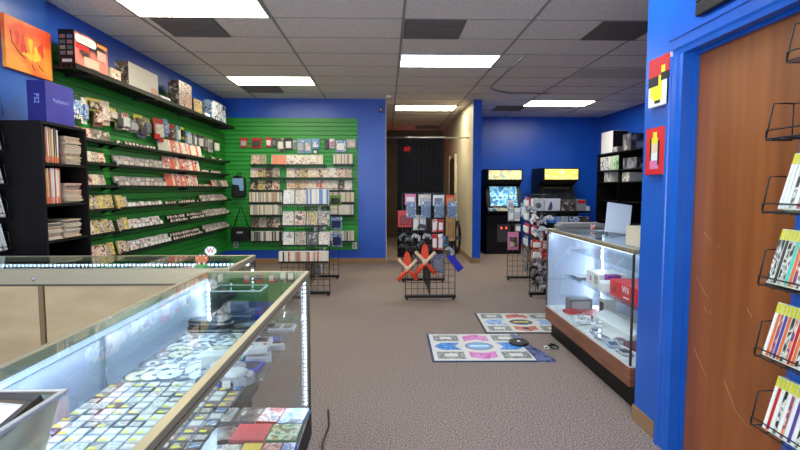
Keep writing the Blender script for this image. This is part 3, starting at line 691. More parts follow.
for bx in ((-.345, .345, .055, .062), (-.345, .345, .438, .445), (-.345, -.338, .062, .438), (.338, .345, .062, .438)): m.box(-.033, -.012, *bx, mat('gold_fillet', (150, 120, 60), .3, .7))
m.build('inner_gold_edge', t)

# ------------------------------------------------------------------ top shelf on the left wall with boxes
t = thing('wall_shelf', 'long black slatted shelf high along the left wall', 'shelf', (-2.797, 6.50, 2.382))
for k in range(6): MB().box(-.048 + .042 * k, -.023 + .042 * k, -2.165, 2.2, 0, .018, BLACK).build('slat', t)
m = MB()
m.box(-.048, .21, -2.165, -2.14, -.018, -.0005, BLACK); m.box(-.048, .21, 2.17, 2.2, -.018, -.0005, BLACK)
m.build('cross_bar', t)
for y in (-1.9, -.7, .5, 1.9): MB().box(-.048, .2, y, y + .008, -.03, -.0005, BLKM).build('bracket', t)
MB().box(.204, .212, -2.165, 2.2, -.012, .03, BLACK).build('front_lip', t)
ZS = 2.4005; F_ = 1.0466
def shelfbox(y0, y1, h, m_, side, label, x1=-2.592, dep=.13, name='console_box', extra=None):
    y0, y1, h = y0 * F_, y1 * F_, h * F_
    t = thing(name, label, 'box', (x1 - dep / 2, (y0 + y1) / 2, ZS)); hl = (y1 - y0) / 2
    MB().box(-dep / 2, dep / 2, -hl, hl, 0, h, side).build('carton', t, bevel=.002)
    MB().box(dep / 2, dep / 2 + .001, -hl + .004, hl - .004, .004, h - .004, m_).build('front_print', t)
    return t, dep / 2, hl
NESF = noisy('console_photo_print', (30, 20, 24), (196, 110, 96), 5, .4, 0, 2, (1, 1, 1.6), (.45, .6))
t, fx, hl = shelfbox(4.145, 4.625, .275, NESF, BLACK, 'large black console box with white pill logo, first on the top shelf')
m = MB(); m.prism([(-.205 + .035 * math.cos(a) if PI / 2 < a < 1.5 * PI else .03 + .035 * math.cos(a), .232 + .034 * math.sin(a)) for a in [2 * PI * k / 24 for k in range(24)]], PAPER, fx + .001, fx + .002, 'x'); m.build('logo_pill', t)
text('lettering', 'Nintendo', .05, RED, t, (fx + .0022, -.088, .232), FACE_PX)
MB().box(fx + .001, fx + .0016, -.24, -.05, .145, .185, RED).box(fx + .001, fx + .0016, .08, .24, .235, .262, mat('orange_print', (220, 130, 70), .4)).box(fx + .001, fx + .0016, 0.08, .22, .12, .2, mat('rose_print', (206, 150, 140), .4)).box(fx + .001, fx + .0016, -.12, .1, .02, .10, mat('pale_console_print', (190, 160, 140), .4)).build('colour_panels', t)
m = MB()
for i in range(2):
    for j in range(4): m.box(-.055 + .06 * i, -.01 + .06 * i, -hl - .0015, -hl, .08 + .045 * j, .11 + .045 * j, [mat('side_photo_blue', (70, 90, 110), .5), mat('side_photo_grey', (120, 110, 100), .5), mat('side_photo_green', (60, 84, 74), .5), mat('side_photo_rose', (120, 80, 84), .5)][(i + j) % 4])
m.box(-.04, .04, -hl - .0015, -hl, .02, .045, LGREY); m.build('side_photos', t)
shelfbox(4.68, 4.84, .10, A_WARM, mat('beige_card', (196, 180, 150), .6), 'low beige box on the top shelf right of the large black console box')
t, fx, hl = shelfbox(4.98, 5.61, .235, mat('white_faded_print', (206, 200, 186), .5), A_DARK, 'wide white console box, second big box on the top shelf')
MB().box(fx + .001, fx + .0016, 0.15, .30, .01, .08, mat('peach_print', (214, 150, 120), .5)).build('corner_picture', t)
m = MB(); m.prism([(-.07, 0), (.07, 0), (.06, .05), (.01, .06), (-.06, .05)], WHT, -.14, .14, 'y').build('white_console', loc=(-2.67, 6.10, ZS), bevel=.01, label='low white rounded console lying on the top shelf between boxes', cat='console')
t, fx, hl = shelfbox(6.16, 6.56, .31, A_WARM, A_DARK, 'tall colourful picture box, third big box on the top shelf')
shelfbox(6.62, 6.92, .18, A_YEL, A_DARK, 'shorter yellow picture box right of the tall colourful one')
shelfbox(7.02, 7.22, .05, WHT, WHT, 'low white box lying on the top shelf near its far end')
shelfbox(7.30, 7.92, .27, art('bluewhite_art', [(206, 212, 222), (70, 90, 130), (230, 232, 236), (40, 50, 70)], 12), A_BLUE, 'blue and white console box, last on the top shelf')

# ------------------------------------------------------------------ hanging packs on the left wall
def hangpack(label, y, w_, zt, h, m1, m2, group=None, dx=.05):
    t = thing('blister_pack', label, 'blister pack', (PX + .012 + dx, y, zt), (0, 0, random.uniform(-.25, .15)), group)
    MB().box(-.004, 0, -w_ / 2, w_ / 2, -h, 0, m1).build('backing_card', t)
    MB().box(0, .028, -w_ * .38, w_ * .38, -h * .82, -h * .25, m2).build('bubble', t, bevel=.006)
    MB().wire((-dx - .012, 0, -.012), (.03, 0, -.012), .0025, STEEL).build('peg_hook', t)
for a in [(4.63, .16, 2.21, .22, CLEAR, A_BLUE, 'clear blister pack with blue goods, nearest of the hanging row'), (4.76, .10, 2.20, .24, PAPER, A_BLUE, 'white and blue hanging pack next to the nearest clear one'),
          (4.90, .17, 2.22, .12, YELLOW, A_DARK, 'yellow-topped hanging pack with dark window'), (4.98, .12, 2.16, .2, mat('brown_card', (120, 70, 56), .5), A_WARM, 'brown hanging pack below the first yellow one'),
          (5.10, .13, 2.23, .24, mat('beige_pack', (206, 186, 160), .5), A_PALE, 'tall beige hanging pack'), (5.24, .15, 2.18, .13, YELLOW, A_PALE, 'small yellow hanging pack right of the tall beige one'),
          (5.36, .16, 2.15, .18, A_DARK, DGREY, 'dark hanging pack with red corner'), (5.50, .16, 2.17, .18, A_RED, WHT, 'red-topped hanging pack with white window'), (5.66, .14, 2.12, .14, GREY, LGREY, 'plain grey hanging pack'),
          (5.78, .15, 2.19, .15, YELLOW, A_DARK, 'yellow hanging pack above the purple one'), (5.86, .14, 2.10, .15, mat('purple_card', (96, 80, 130), .5), DGREY, 'purplish hanging pack in the middle of the row'), (5.98, .15, 2.18, .20, A_YEL, GREY, 'yellow and grey hanging pack left of the red framed one'),
          (6.20, .14, 2.06, .12, BLK, RED, 'low black and red hanging pack'), (6.28, .22, 2.22, .28, RED, A_PALE, 'large red-framed hanging pack'), (6.48, .13, 2.24, .22, LBLUE, A_BLUE, 'light blue hanging pack right of the red-framed one'),
          (6.66, .14, 2.20, .24, RED, A_DARK, 'bright red hanging pack'), (6.84, .13, 2.20, .22, LBLUE, WHT, 'blue and white hanging pack after the bright red one'), (7.0, .13, 2.2, .16, YELLOW, BLK, 'bright yellow hanging pack, furthest yellow one'),
          (7.2, .16, 2.16, .2, A_BLUE, LGREY, 'bluish white hanging pack near the far end'), (7.42, .15, 2.16, .2, A_DARK, LGREY, 'grey hanging pack second from the bluish one'), (7.64, .15, 2.16, .2, DGREY, LGREY, 'dark grey hanging pack near the far end'),
          (7.86, .15, 2.16, .2, A_DARK, GREY, 'black patterned hanging pack near the far end'), (8.1, .16, 2.14, .2, LGREY, CLEAR, 'pale grey hanging pack second from the far corner'), (8.36, .17, 2.16, .22, CLEAR, WHT, 'clear white hanging pack at the far corner')]:
    hangpack(a[6], *a[:6], group='packs hanging in a row on the left wall')

# ------------------------------------------------------------------ shelves and games on the left wall
ROWZ = [1.815, 1.60, 1.385, 1.16, .925, .69]
RN = ['top', 'second', 'third', 'fourth', 'fifth', 'bottom']
for ri, z in enumerate(ROWZ):
    for (y0, y1, nm) in ((4.36, 5.14, 'near'), (5.22, 7.02, 'middle'), (7.04, 8.86, 'far')):
        t = thing('display_shelf', f'narrow black display shelf, {RN[ri]} row, {nm} section of the left green wall', 'shelf', (PX, (y0 + y1) / 2, z - .012), 0, 'narrow shelves on the left green wall')
        hl = (y1 - y0) / 2
        MB().box(.0005, .125, -hl, hl, 0, .006, BLKM).build('tray', t); MB().box(.119, .125, -hl, hl, .006, .026, BLKM).build('front_lip', t)
        for yy in (-hl + .05, hl - .05): MB().prism([(.0005, .0), (.11, 0), (.0005, -.035)], BLKM, yy, yy + .005, 'y').build('bracket', t)
        m = MB()
        for q in range(int(hl * 2 / .15)): m.wire((.003, -hl + .075 + .15 * q, .006), (.003, -hl + .075 + .15 * q, .075), .002, BLKM)
        m.wire((.003, -hl, .075), (.003, hl, .075), .002, BLKM); m.build('back_wires', t)
# item prototypes facing +x, base at origin
def stand_cart(body, lab, w_=.108, h=.072, th=.016):
    return proto('game_cartridge', 'game cartridge', [('body', MB().prism([(-w_ / 2, 0), (w_ / 2, 0), (w_ / 2, h * .8), (w_ * .42, h), (-w_ * .42, h), (-w_ / 2, h * .8)], body, -th, 0, 'x'), 0), ('sticker', MB().box(0, .0008, -w_ * .3, w_ * .3, h * .22, h * .82, lab), 0)])
def stand_case(m1, sp, w_=.125, h=.18, th=.014, nm='game_case', cat='game case'):
    return proto(nm, cat, [('shell', MB().box(-th, 0, -w_ / 2, w_ / 2, 0, h, sp), 0), ('cover', MB().box(0, .0008, -w_ / 2 + .003, w_ / 2 - .003, .003, h - .003, m1), 0)])
K = {
 'gcart': [('grey', stand_cart(GREY, A_LAB)), ('light grey', stand_cart(LGREY, A_LAB)), ('grey', stand_cart(GREY, A_PALE)), ('grey', stand_cart(mat('warm_grey_plastic', (150, 140, 128), .5), A_PALE))],
 'dcart': [('black', stand_cart(BLK, A_LAB, .07, .05)), ('dark grey', stand_cart(DGREY, A_PALE, .07, .055)), ('black', stand_cart(BLK, A_PALE, .06, .06))],
 'wcart': [('white-labelled', stand_cart(LGREY, PAPER, .085, .065)), ('white-labelled', stand_cart(GREY, A_PALE, .085, .06)), ('pale', stand_cart(WHT, A_WARM, .085, .065))],
 'tall': [('white', stand_case(A_PALE, PAPER, .115, nm='game_box', cat='game box')), ('orange', stand_case(mat('orange_cover', (222, 96, 60), .5), A_RED, .115, nm='game_box', cat='game box')), ('red', stand_case(A_RED, RED, .115, nm='game_box', cat='game box')), ('cream', stand_case(A_WARM, PAPER, .115, nm='game_box', cat='game box')), ('pale', stand_case(mat('faded_cover', (210, 200, 176), .5), PAPER, .115, nm='game_box', cat='game box'))],
 'ybox': [('yellow', stand_case(A_YEL, mat('tan_card_edge', (186, 160, 104), .6), .10, .15, .02, 'game_box', 'game box')), ('cream', stand_case(A_WARM, mat('cream_card', (226, 206, 140), .6), .10, .14, .02, 'game_box', 'game box')), ('yellow', stand_case(art('gold_art', [(196, 160, 70), (238, 214, 120), (120, 84, 50), (220, 208, 170)], 30), MATS['tan_card_edge'], .10, .145, .02, 'game_box', 'game box')), ('brown', stand_case(A_MIX, mat('brown_box_card', (110, 84, 62), .6), .10, .13, .02, 'game_box', 'game box'))],
 'mbox': [('pale', stand_case(A_PALE, PAPER, .105, .12, .02, 'game_box', 'game box')), ('brown', stand_case(A_MIX, GREY, .105, .12, .02, 'game_box', 'game box')), ('reddish', stand_case(A_WARM, RED, .105, .115, .02, 'game_box', 'game box')), ('dark', stand_case(A_DARK, BLK, .105, .12, .02, 'game_box', 'game box'))],
}
NOUN = {'gcart': 'game cartridge', 'dcart': 'game cartridge', 'wcart': 'game cartridge', 'tall': 'thin game box', 'ybox': 'game box', 'mbox': 'game box'}
STEP = {'gcart': .112, 'dcart': .08, 'wcart': .09, 'tall': .066, 'ybox': .082, 'mbox': .108}
def seg(ri, y0, y1, kind, tiers=1, drop=0):
    z = ROWZ[ri] - .0055; y = y0 + .05
    while y < y1 - .04:
        if random.random() > drop:
            for k in range(tiers):
                c_, p = random.choice(K[kind]); tilt = R(-14)
                rz = R(-28) if kind == 'tall' else (R(-8) + random.uniform(-.08, .08))
                p.put((PX + .105 - .045 * k - (.02 if kind == 'tall' else 0), y, z + (.045 * k if 'cart' in kind else .028 * k) + .001), (0, tilt, rz),
                      f'{c_} {NOUN[kind]} on the {RN[ri]} row shelf of the left green wall', f'{c_} {NOUN[kind]}s on the {RN[ri]} left wall shelf')
        y += STEP[kind]
seg(0, 4.36, 5.13, 'mbox', 1); seg(0, 5.22, 6.15, 'dcart', 1, .1); seg(0, 6.3, 7.6, 'tall'); seg(0, 7.62, 8.6, 'dcart', 1, .3)
seg(1, 4.36, 5.08, 'mbox', 1); seg(1, 5.26, 6.4, 'gcart', 2); seg(1, 6.4, 7.5, 'tall'); seg(1, 7.55, 8.55, 'dcart', 1, .15)
seg(2, 4.36, 5.08, 'mbox', 1, .12); seg(2, 5.26, 6.45, 'gcart', 2); seg(2, 6.45, 7.45, 'tall'); seg(2, 7.45, 8.0, 'dcart'); seg(2, 8.05, 8.8, 'mbox')
seg(3, 4.36, 5.13, 'ybox', 1); seg(3, 5.22, 5.4, 'ybox'); seg(3, 5.4, 6.25, 'wcart'); seg(3, 6.3, 7.6, 'dcart', 1, .15); seg(3, 7.6, 8.8, 'gcart', 2)
seg(4, 4.36, 5.13, 'ybox', 1); seg(4, 5.22, 5.42, 'ybox'); seg(4, 5.42, 6.3, 'wcart', 2); seg(4, 6.35, 7.7, 'dcart', 2, .25); seg(4, 7.7, 8.8, 'gcart', 2)
seg(5, 4.36, 5.13, 'ybox', 1); seg(5, 5.22, 5.42, 'ybox'); seg(5, 5.45, 6.5, 'wcart', 2); seg(5, 6.5, 7.7, 'dcart', 2, .2); seg(5, 7.7, 8.8, 'gcart', 2)

# ------------------------------------------------------------------ racks of cases on the left pillar (only their ends show)
def spine_case(sp, top, tag_):
    """case standing, spine facing +x, thin along y"""
    return proto('game_case', 'game case', [('shell', MB().box(-.132, 0, -.0072, .0072, 0, .19, sp), .001), ('spine_print', MB().box(0, .0006, -.0058, .0058, .004, .155, tag_), 0), ('spine_top', MB().box(0, .0007, -.0058, .0058, .156, .186, top), 0)])
A_SP = art('spine_art', [(232, 228, 220), (190, 186, 180), (240, 238, 230), (120, 60, 50)], 22)
XTOP = mat('yellow_green_band', (214, 206, 40), .4)
SPW = [('white', spine_case(WHT, WHT, PAPER)), ('white', spine_case(WHT, A_PALE, A_SP)), ('orange', spine_case(WHT, ORANGE, A_WARM))]
def basket(name, label, x, y0, y1, z, sgn, group, dep=.14, h=.13, slant=.06):
    """open wire basket on a wall; sgn=+1 sticks out to +x"""
    t = thing(name, label, 'wire rack', (x, (y0 + y1) / 2, z), 0, group); hl = (y1 - y0) / 2; r = .0028
    e = MB()
    for k in range(5): xx = sgn * (.006 + (dep - .006) * k / 4); e.wire((xx, -hl, 0), (xx, hl, 0), r, BLKM)
    for k in range(int(hl * 2 / .06) + 1): yy = -hl + 2 * hl * k / int(hl * 2 / .06); e.wire((sgn * .004, yy, -.004), (sgn * dep, yy, -.004), r, BLKM)
    e.build('wire_floor', t)
    f = MB(); f.wire((sgn * dep, -hl, .03), (sgn * dep, hl, .03), r, BLKM); f.wire((sgn * dep, -hl, 0), (sgn * dep, -hl, .03), r, BLKM).wire((sgn * dep, hl, 0), (sgn * dep, hl, .03), r, BLKM); f.build('front_rail', t)
    for yy in (-hl, hl):
        s_ = MB(); s_.tube([(sgn * dep, yy, 0), (sgn * (dep - slant * .25), yy, h), (sgn * (dep * .35), yy, h + .002), (sgn * .004, yy, h)], r, BLKM, 5).wire((sgn * .004, yy, 0), (sgn * .004, yy, h), r, BLKM); s_.build('end_loop', t)
    MB().wire((sgn * .004, -hl, h), (sgn * .004, hl, h), r, BLKM).build('back_rail', t)
    return t
LB = ['topmost', 'second', 'third', 'fourth', 'lowest']
for k, z in enumerate((1.87, 1.635, 1.40, 1.165, .93)):
    basket('wire_rack', f'black wire rack at the left picture edge, {LB[k]} of five on the blue pillar', -2.799, 3.1, 3.60, z, 1, 'wire racks on the left pillar')
    for q in range(4):
        c_, p = random.choice(SPW)
        p.put((-2.675, 3.585 - .0165 * q if k else 3.56 - .0165 * q, z + .004), (0, R(-12), 0), f'{c_} spined game case in the {LB[k]} rack at the left picture edge', f'{c_} cases in the {LB[k]} left pillar rack')

# ------------------------------------------------------------------ racks at the right edge, beside the door
RB = ['topmost', 'second', 'third', 'fourth', 'fifth', 'lowest']
A_S1 = art('spine_art_dark', [(40, 38, 40), (230, 226, 210), (120, 116, 110), (60, 60, 66)], 40); A_S2 = art('spine_art_colour', [(226, 220, 196), (190, 60, 50), (96, 70, 130), (232, 140, 90)], 30)
XG = mat('pale_green_shell', (206, 216, 190), .35)
def xcase(tag_, sh=XG): return proto('game_case', 'game case', [('shell', MB().box(0, .132, -.0072, .0072, 0, .19, sh), .001), ('spine_print', MB().box(-.0006, 0, -.006, .006, .004, .152, tag_), 0), ('spine_top', MB().box(-.0007, 0, -.006, .006, .153, .187, XTOP), 0)])
XC = {'white': xcase(PAPER), 'black': xcase(A_S1), 'black solid': xcase(DGREY), 'multicoloured': xcase(A_S2), 'teal': xcase(mat('teal_spine', (70, 196, 170), .4)), 'orange': xcase(mat('orange_sp', (226, 110, 60), .4)), 'red': xcase(RED), 'purple': xcase(mat('purple_sp', (84, 60, 140), .4))}
SEQ = [[], [], ['white'] * 3 + ['black', 'white', 'multicoloured'] * 3, ['black', 'black', 'black solid', 'black', 'black', 'teal', 'orange', 'multicoloured', 'black', 'white', 'red', 'black'],
       ['white', 'orange', 'multicoloured', 'purple', 'orange', 'black', 'multicoloured', 'red', 'orange', 'black', 'white', 'purple'], ['white', 'red', 'white', 'black', 'white', 'multicoloured', 'white', 'purple', 'white', 'black', 'white', 'multicoloured']]
for k, z in enumerate((1.80, 1.545, 1.285, 1.02, .755, .49)):
    basket('wire_rack', f'black wire rack at right picture edge, {RB[k]} of six beside the door' + (', empty' if k < 2 else ', holding game cases'), WX - .002, 1.26, 1.775 if k else 1.70, z, -1, 'wire racks beside the brown door', dep=.10, h=.125, slant=.04 + .05)
    yy = [0, 0, 1.70, 1.735, 1.735, 1.715][k]
    for nm in SEQ[k]:
        XC[nm].put((WX - .10, yy, z + .012), (0, R(15), random.uniform(-.03, .03)), f'{nm} spined game case in the {RB[k]} rack at the right picture edge', f'{nm} cases in the {RB[k]} right rack', scale=(1, 1, 1.05)); yy -= .0158

# ------------------------------------------------------------------ goods on the back green wall
BX = lambda px: at(px, 190, 8.98).x       # metres across at the back wall
BZ = lambda py: at(300, py, 8.98).z
def wallpack(px0, px1, py0, py1, m1, m2, label, name='blister_pack'):
    x0, x1, z1, z0 = BX(px0), BX(px1), BZ(py0), BZ(py1)
    t = thing(name, label, 'blister pack', ((x0 + x1) / 2, PY - .03, z1), 0, 'packs hanging on the back green wall'); w_ = (x1 - x0) / 2; h = z1 - z0
    MB().box(-w_, w_, -.004, 0, -h, 0, m1).build('backing_card', t)
    MB().box(-w_ * .72, w_ * .72, -.03, -.004, -h * .85, -h * .28, m2).build('bubble', t, bevel=.006)
    MB().wire((0, .02, -.012), (0, -.03, -.012), .0025, STEEL).build('peg_hook', t)
for a in [(241, 248, 138, 147.5, RED, LGREY, 'small red-topped pack, leftmost on the back green wall'), (252.5, 262, 138, 148, RED, DGREY, 'red pack with dark item, second on the back green wall'), (266.5, 272.5, 137.5, 147, RED, WHT, 'red and white pack, third on the back green wall'),
          (273, 277, 138, 147, DGREY, GREY, 'narrow dark pack on the back green wall'), (278, 285, 138, 151, A_DARK, WHT, 'black and white controller pack on the back green wall'), (285.5, 293, 138, 150, BLK, WHT, 'black pack with white cable on the back green wall'),
          (293.5, 297, 140, 149, LGREY, GREY, 'narrow light pack on the back green wall'), (298, 304.5, 139, 153, A_BLUE, LGREY, 'tall bluish pack, left of a similar pair, on the back green wall'), (305, 312, 139, 153, LBLUE, A_PALE, 'tall bluish pack, right of a similar pair, on the back green wall'),
          (312.5, 320, 138.5, 148.5, LBLUE, A_BLUE, 'square light blue pack on the back green wall'), (313.5, 318, 149, 154, BLK, WHT, 'tiny black and white pack below the light blue one'), (325, 329, 139.5, 149.5, BLK, DGREY, 'narrow black pack on the back green wall'),
          (330, 335, 138.5, 148, WHT, PINK, 'white pack with pink item on the back green wall'), (336, 346, 140, 152, A_BLUE, WHT, 'blue and white pack, second from right, on the back green wall'), (347, 356, 139, 148, LGREY, A_PALE, 'pale grey square pack, rightmost on the back green wall')]:
    wallpack(*a)
def back_shelf(px0, px1, py, label):
    x0, x1, z = BX(px0) - .01, BX(px1) + .01, BZ(py)
    t = thing('display_shelf', label, 'shelf', ((x0 + x1) / 2, PY, z), 0, 'narrow shelves on the back green wall'); hl = (x1 - x0) / 2
    MB().box(-hl, hl, -.125, -.0005, -.006, 0, BLKM).build('tray', t); MB().box(-hl, hl, -.125, -.12, 0, .02, BLKM).build('front_lip', t)
    for xx in (-hl + .03, hl - .035): MB().prism([(-.0005, -.006), (-.11, -.006), (-.0005, -.045)], BLKM, xx, xx + .005, 'x').build('bracket', t)
def fcase(m1, sp=WHT):   # cover facing -y
    return proto('game_case', 'game case', [('shell', MB().box(-.066, .066, 0, .014, 0, .19, sp), 0), ('cover', MB().box(-.061, .064, -.0008, 0, .004, .186, m1), 0)])
def scase(m1, sp=WHT):   # spine facing -y, thick double case
    return proto('game_case', 'game case', [('shell', MB().box(-.0114, .0114, 0, .10, 0, .19, sp), 0), ('spine_print', MB().box(-.010, .010, -.0006, 0, .004, .186, m1), 0)])
FCS = {'warm': fcase(A_WARM), 'pale': fcase(A_PALE), 'dark': fcase(A_DARK, DGREY), 'red': fcase(A_RED), 'white': fcase(art('white_cover', [(226, 222, 212), (206, 200, 188), (236, 232, 224), (176, 150, 140)], 14)), 'yellow': fcase(A_YEL), 'green': fcase(A_GREEN), 'blue': fcase(A_BLUE), 'orange': fcase(mat('salmon_cover', (226, 140, 110), .5)), 'brown': fcase(A_MIX)}
SCS = {'white': scase(PAPER), 'cream': scase(mat('cream_spine', (222, 212, 188), .5)), 'grey': scase(mat('grey_spine', (176, 170, 160), .5), LGREY), 'black': scase(BLK), 'red': scase(mat('red_sp2', (196, 70, 56), .5)), 'blue': scase(mat('blue_sp2', (84, 130, 190), .5)), 'tan': scase(mat('tan_sp2', (176, 140, 104), .5))}
def putrow(protos, seq, x0, x1, y, z, step, where, rot=(R(-8), 0, 0), sc=None, gp=None, noun='game case'):
    x = x0 + step / 2; k = 0
    while x < x1 - step * .3:
        nm = seq[k % len(seq)] if not callable(seq) else seq()
        if nm: protos[nm].put((x, y, z), (rot[0], rot[1], rot[2]), f'{nm} {noun} {where}', f'{nm} {noun}s {where}', scale=sc)
        x += step; k += 1
WROW = ['first shelf row', 'second shelf row', 'third shelf row', 'fourth shelf row', 'fifth shelf row', 'sixth shelf row', 'seventh shelf row']
rows = [(165.5, (252, 271, ['warm', 'brown', 'red']), (272, 285.5, ['orange', 'orange']), (287, 326, ['white', 'white', 'pale', 'white', 'pale', 'warm'])),
        (178.5, (251, 285.5, ['pale', 'yellow', 'dark', 'brown', 'warm']), (287, 354, ['pale', 'brown', 'yellow', 'pale', 'warm', 'pale', 'white', 'warm', 'brown'])),
        (191, (250.5, 284, ['dark', 'yellow', 'dark', 'warm', 'orange']), (287, 354, ['warm', 'yellow', 'warm', 'pale', 'red', 'pale', 'pale', 'dark', 'white'])),
        (228, (251, 283, ['dark', 'brown', 'dark', 'brown', 'dark']))]
for r_ in rows:
    idx = {165.5: 0, 178.5: 1, 191: 2, 228: 5}[r_[0]]
    for (a, b_, sq) in r_[1:]:
        side = 'left' if a < 280 else 'right'
        back_shelf(a, b_, r_[0], f'narrow black shelf, {WROW[idx]}, {side} part of the back green wall' if a != 272 else 'short narrow black shelf under the salmon cases on the back green wall')
        putrow(FCS, sq, BX(a), BX(b_), PY - .06, BZ(r_[0]) + .001, .128, f'facing out, {WROW[idx]}, {side} side of back wall', (R(-10), 0, 0))
for (py, a, b_, idx) in ((165, 334, 354, 0), (203, 250, 283, 3), (203, 322, 354, 3), (215.5, 250.5, 282.5, 4), (215.5, 330, 354, 4), (241.5, 251, 283, 6), (241.5, 326, 354, 6)):
    side = 'left' if a < 300 else 'right'
    back_shelf(a, b_, py, f'narrow black shelf under spines, {WROW[idx]}, {side} part of the back green wall')
    putrow(SCS, lambda: random.choice(['white', 'white', 'cream', 'cream', 'grey', 'tan'] if idx < 6 else ['white', 'cream', 'grey', 'black']), BX(a), BX(b_), PY - .112, BZ(py) + .001, .026, f'spine out, {WROW[idx]}, {side} side of back wall', (0, 0, 0))
# backpack and shoulder bag hanging on the green wall
t = thing('backpack', 'small light blue and black backpack hanging in the back left corner', 'backpack', (-2.60, PY - .02, 1.58))
m = MB(); m.prism([(-.10, -.02), (-.06, .0), (.06, 0), (.11, -.03), (.12, -.34), (.08, -.38), (-.08, -.38), (-.12, -.34)], BLK, -.13, 0, 'y'); m.build('bag_body', t, bevel=.02)
m = MB(); m.prism([(-.09, -.04), (.1, -.04), (.105, -.25), (.04, -.26), (.02, -.16), (-.09, -.15)], LBLUE, -.145, -.131, 'y'); m.build('front_flap', t, bevel=.004)
MB().tube([(-.03, -.06, 0), (-.02, -.03, .06), (.02, -.03, .06), (.03, -.06, 0)], .007, BLK, 6).build('top_handle', t)
t = thing('shoulder_bag', 'black shoulder bag with white logo hanging low in the back left corner', 'bag', (-2.585, PY - .02, .68))
m = MB(); m.prism([(-.16, -.02), (-.13, .0), (.13, 0), (.155, -.02), (.16, -.24), (-.165, -.26)], BLK, -.12, 0, 'y'); m.build('bag_body', t, bevel=.015)
MB().tube([(-.13, -.06, -.02), (-.06, -.05, .2), (.0, -.03, .36), (.07, -.05, .2), (.14, -.06, -.02)], .008, BLK, 6).build('strap', t)
MB().box(-.06, .05, -.123, -.121, -.11, -.08, LGREY).build('logo_patch', t)
for lx, lz, lb in ((-2.70, .36, 'grey wall outlet low on the green wall beside the shoulder bag'),):
    t = thing('wall_outlet', lb, 'outlet', (lx, PY, lz)); MB().box(-.04, .04, -.008, 0, -.06, .06, LGREY).build('plate', t, bevel=.002); MB().box(-.018, .018, -.011, -.008, .008, .036, DGREY).box(-.018, .018, -.011, -.008, -.036, -.008, DGREY).build('sockets', t)
t = thing('wall_outlet', 'white wall outlet low at the right edge of the green back panel', 'outlet', (BX(354), PY, BZ(246))); MB().box(-.04, .04, -.008, 0, -.06, .06, WHT).build('plate', t, bevel=.002); MB().box(-.018, .018, -.011, -.008, .008, .036, GREY).box(-.018, .018, -.011, -.008, -.036, -.008, GREY).build('sockets', t)
t = thing('wall_outlet', 'white switch plate on the blue wall left of the arcade machines', 'switch plate', (2.10, YR, 1.06)); MB().box(-.045, .045, -.008, 0, -.06, .06, WHT).build('plate', t, bevel=.002); MB().box(-.012, .012, -.013, -.008, -.02, .02, GREY).build('toggle', t)

# ------------------------------------------------------------------ gridwall stands
def gridpanel(w_, h, m_=BLKM, r=.0027, st=.0762):
    m = MB(); nx = int(round(w_ / st)); nz = int(round(h / st))
    for k in range(nx + 1): x = -w_ / 2 + w_ * k / nx; m.wire((x, 0, 0), (x, 0, h), r if 0 < k < nx else r * 1.7, m_)
    for k in range(nz + 1): z = h * k / nz; m.wire((-w_ / 2, .004, z), (w_ / 2, .004, z), r if 0 < k < nz else r * 1.7, m_)
    return m
def grid_stand(label, x, y0, y1, h, w_=.61):
    t = thing('gridwall_stand', label, 'display stand', (x, y0, 0))
    ln = y1 - y0
    o1 = gridpanel(w_, h - .06).build('grid_panel', t, loc=(0, 0, .06)); o2 = gridpanel(w_, h - .06).build('grid_panel', t, loc=(0, ln, .06))
    gridpanel(ln - .03, h - .06).build('grid_panel', t, loc=(0, ln / 2, .06), rot=(0, 0, R(90)))
    for y in (0, ln):
        MB().box(-w_ / 2 - .01, w_ / 2 + .01, y - .022, y + .022, .025, .06, BLKM).build('base_bar', t, bevel=.004)
        for x_ in (-w_ / 2 + .02, w_ / 2 - .02): MB().lathe([(.014, 0), (.018, .012), (.012, .025)], BLK, 10, (x_, y, 0)).build('foot', t)
    return t
GM = (.54, 6.05, 7.2); GL_ = (-1.02, 6.3, 7.5); GR = (2.11, 6.17, 7.33)
grid_stand('black wire gridwall stand in the middle of the shop floor', *GM, 1.30)
grid_stand('black wire gridwall stand in front of the back green wall, full of games', *GL_, 1.36)
grid_stand('black wire gridwall stand behind the right display case', *GR, 1.28)

def pack(x, y, z_top, w_, h, m1, m2, label, group, name='blister_pack', dy=.035, rz=0, hook=True, bub=(.72, .85, .28), cat='blister pack'):
    t = thing(name, label, cat, (x, y - dy, z_top), rz, group)
    MB().box(-w_ / 2, w_ / 2, -.003, 0, -h, 0, m1).build('backing_card', t)
    MB().box(-w_ / 2 * bub[0], w_ / 2 * bub[0], -.028, -.003, -h * bub[1], -h * bub[2], m2).build('bubble', t, bevel=.006)
    if hook: MB().wire((0, dy - .006, -.01), (0, -.03, -.01), .0022, STEEL).build('peg_hook', t)
    return t
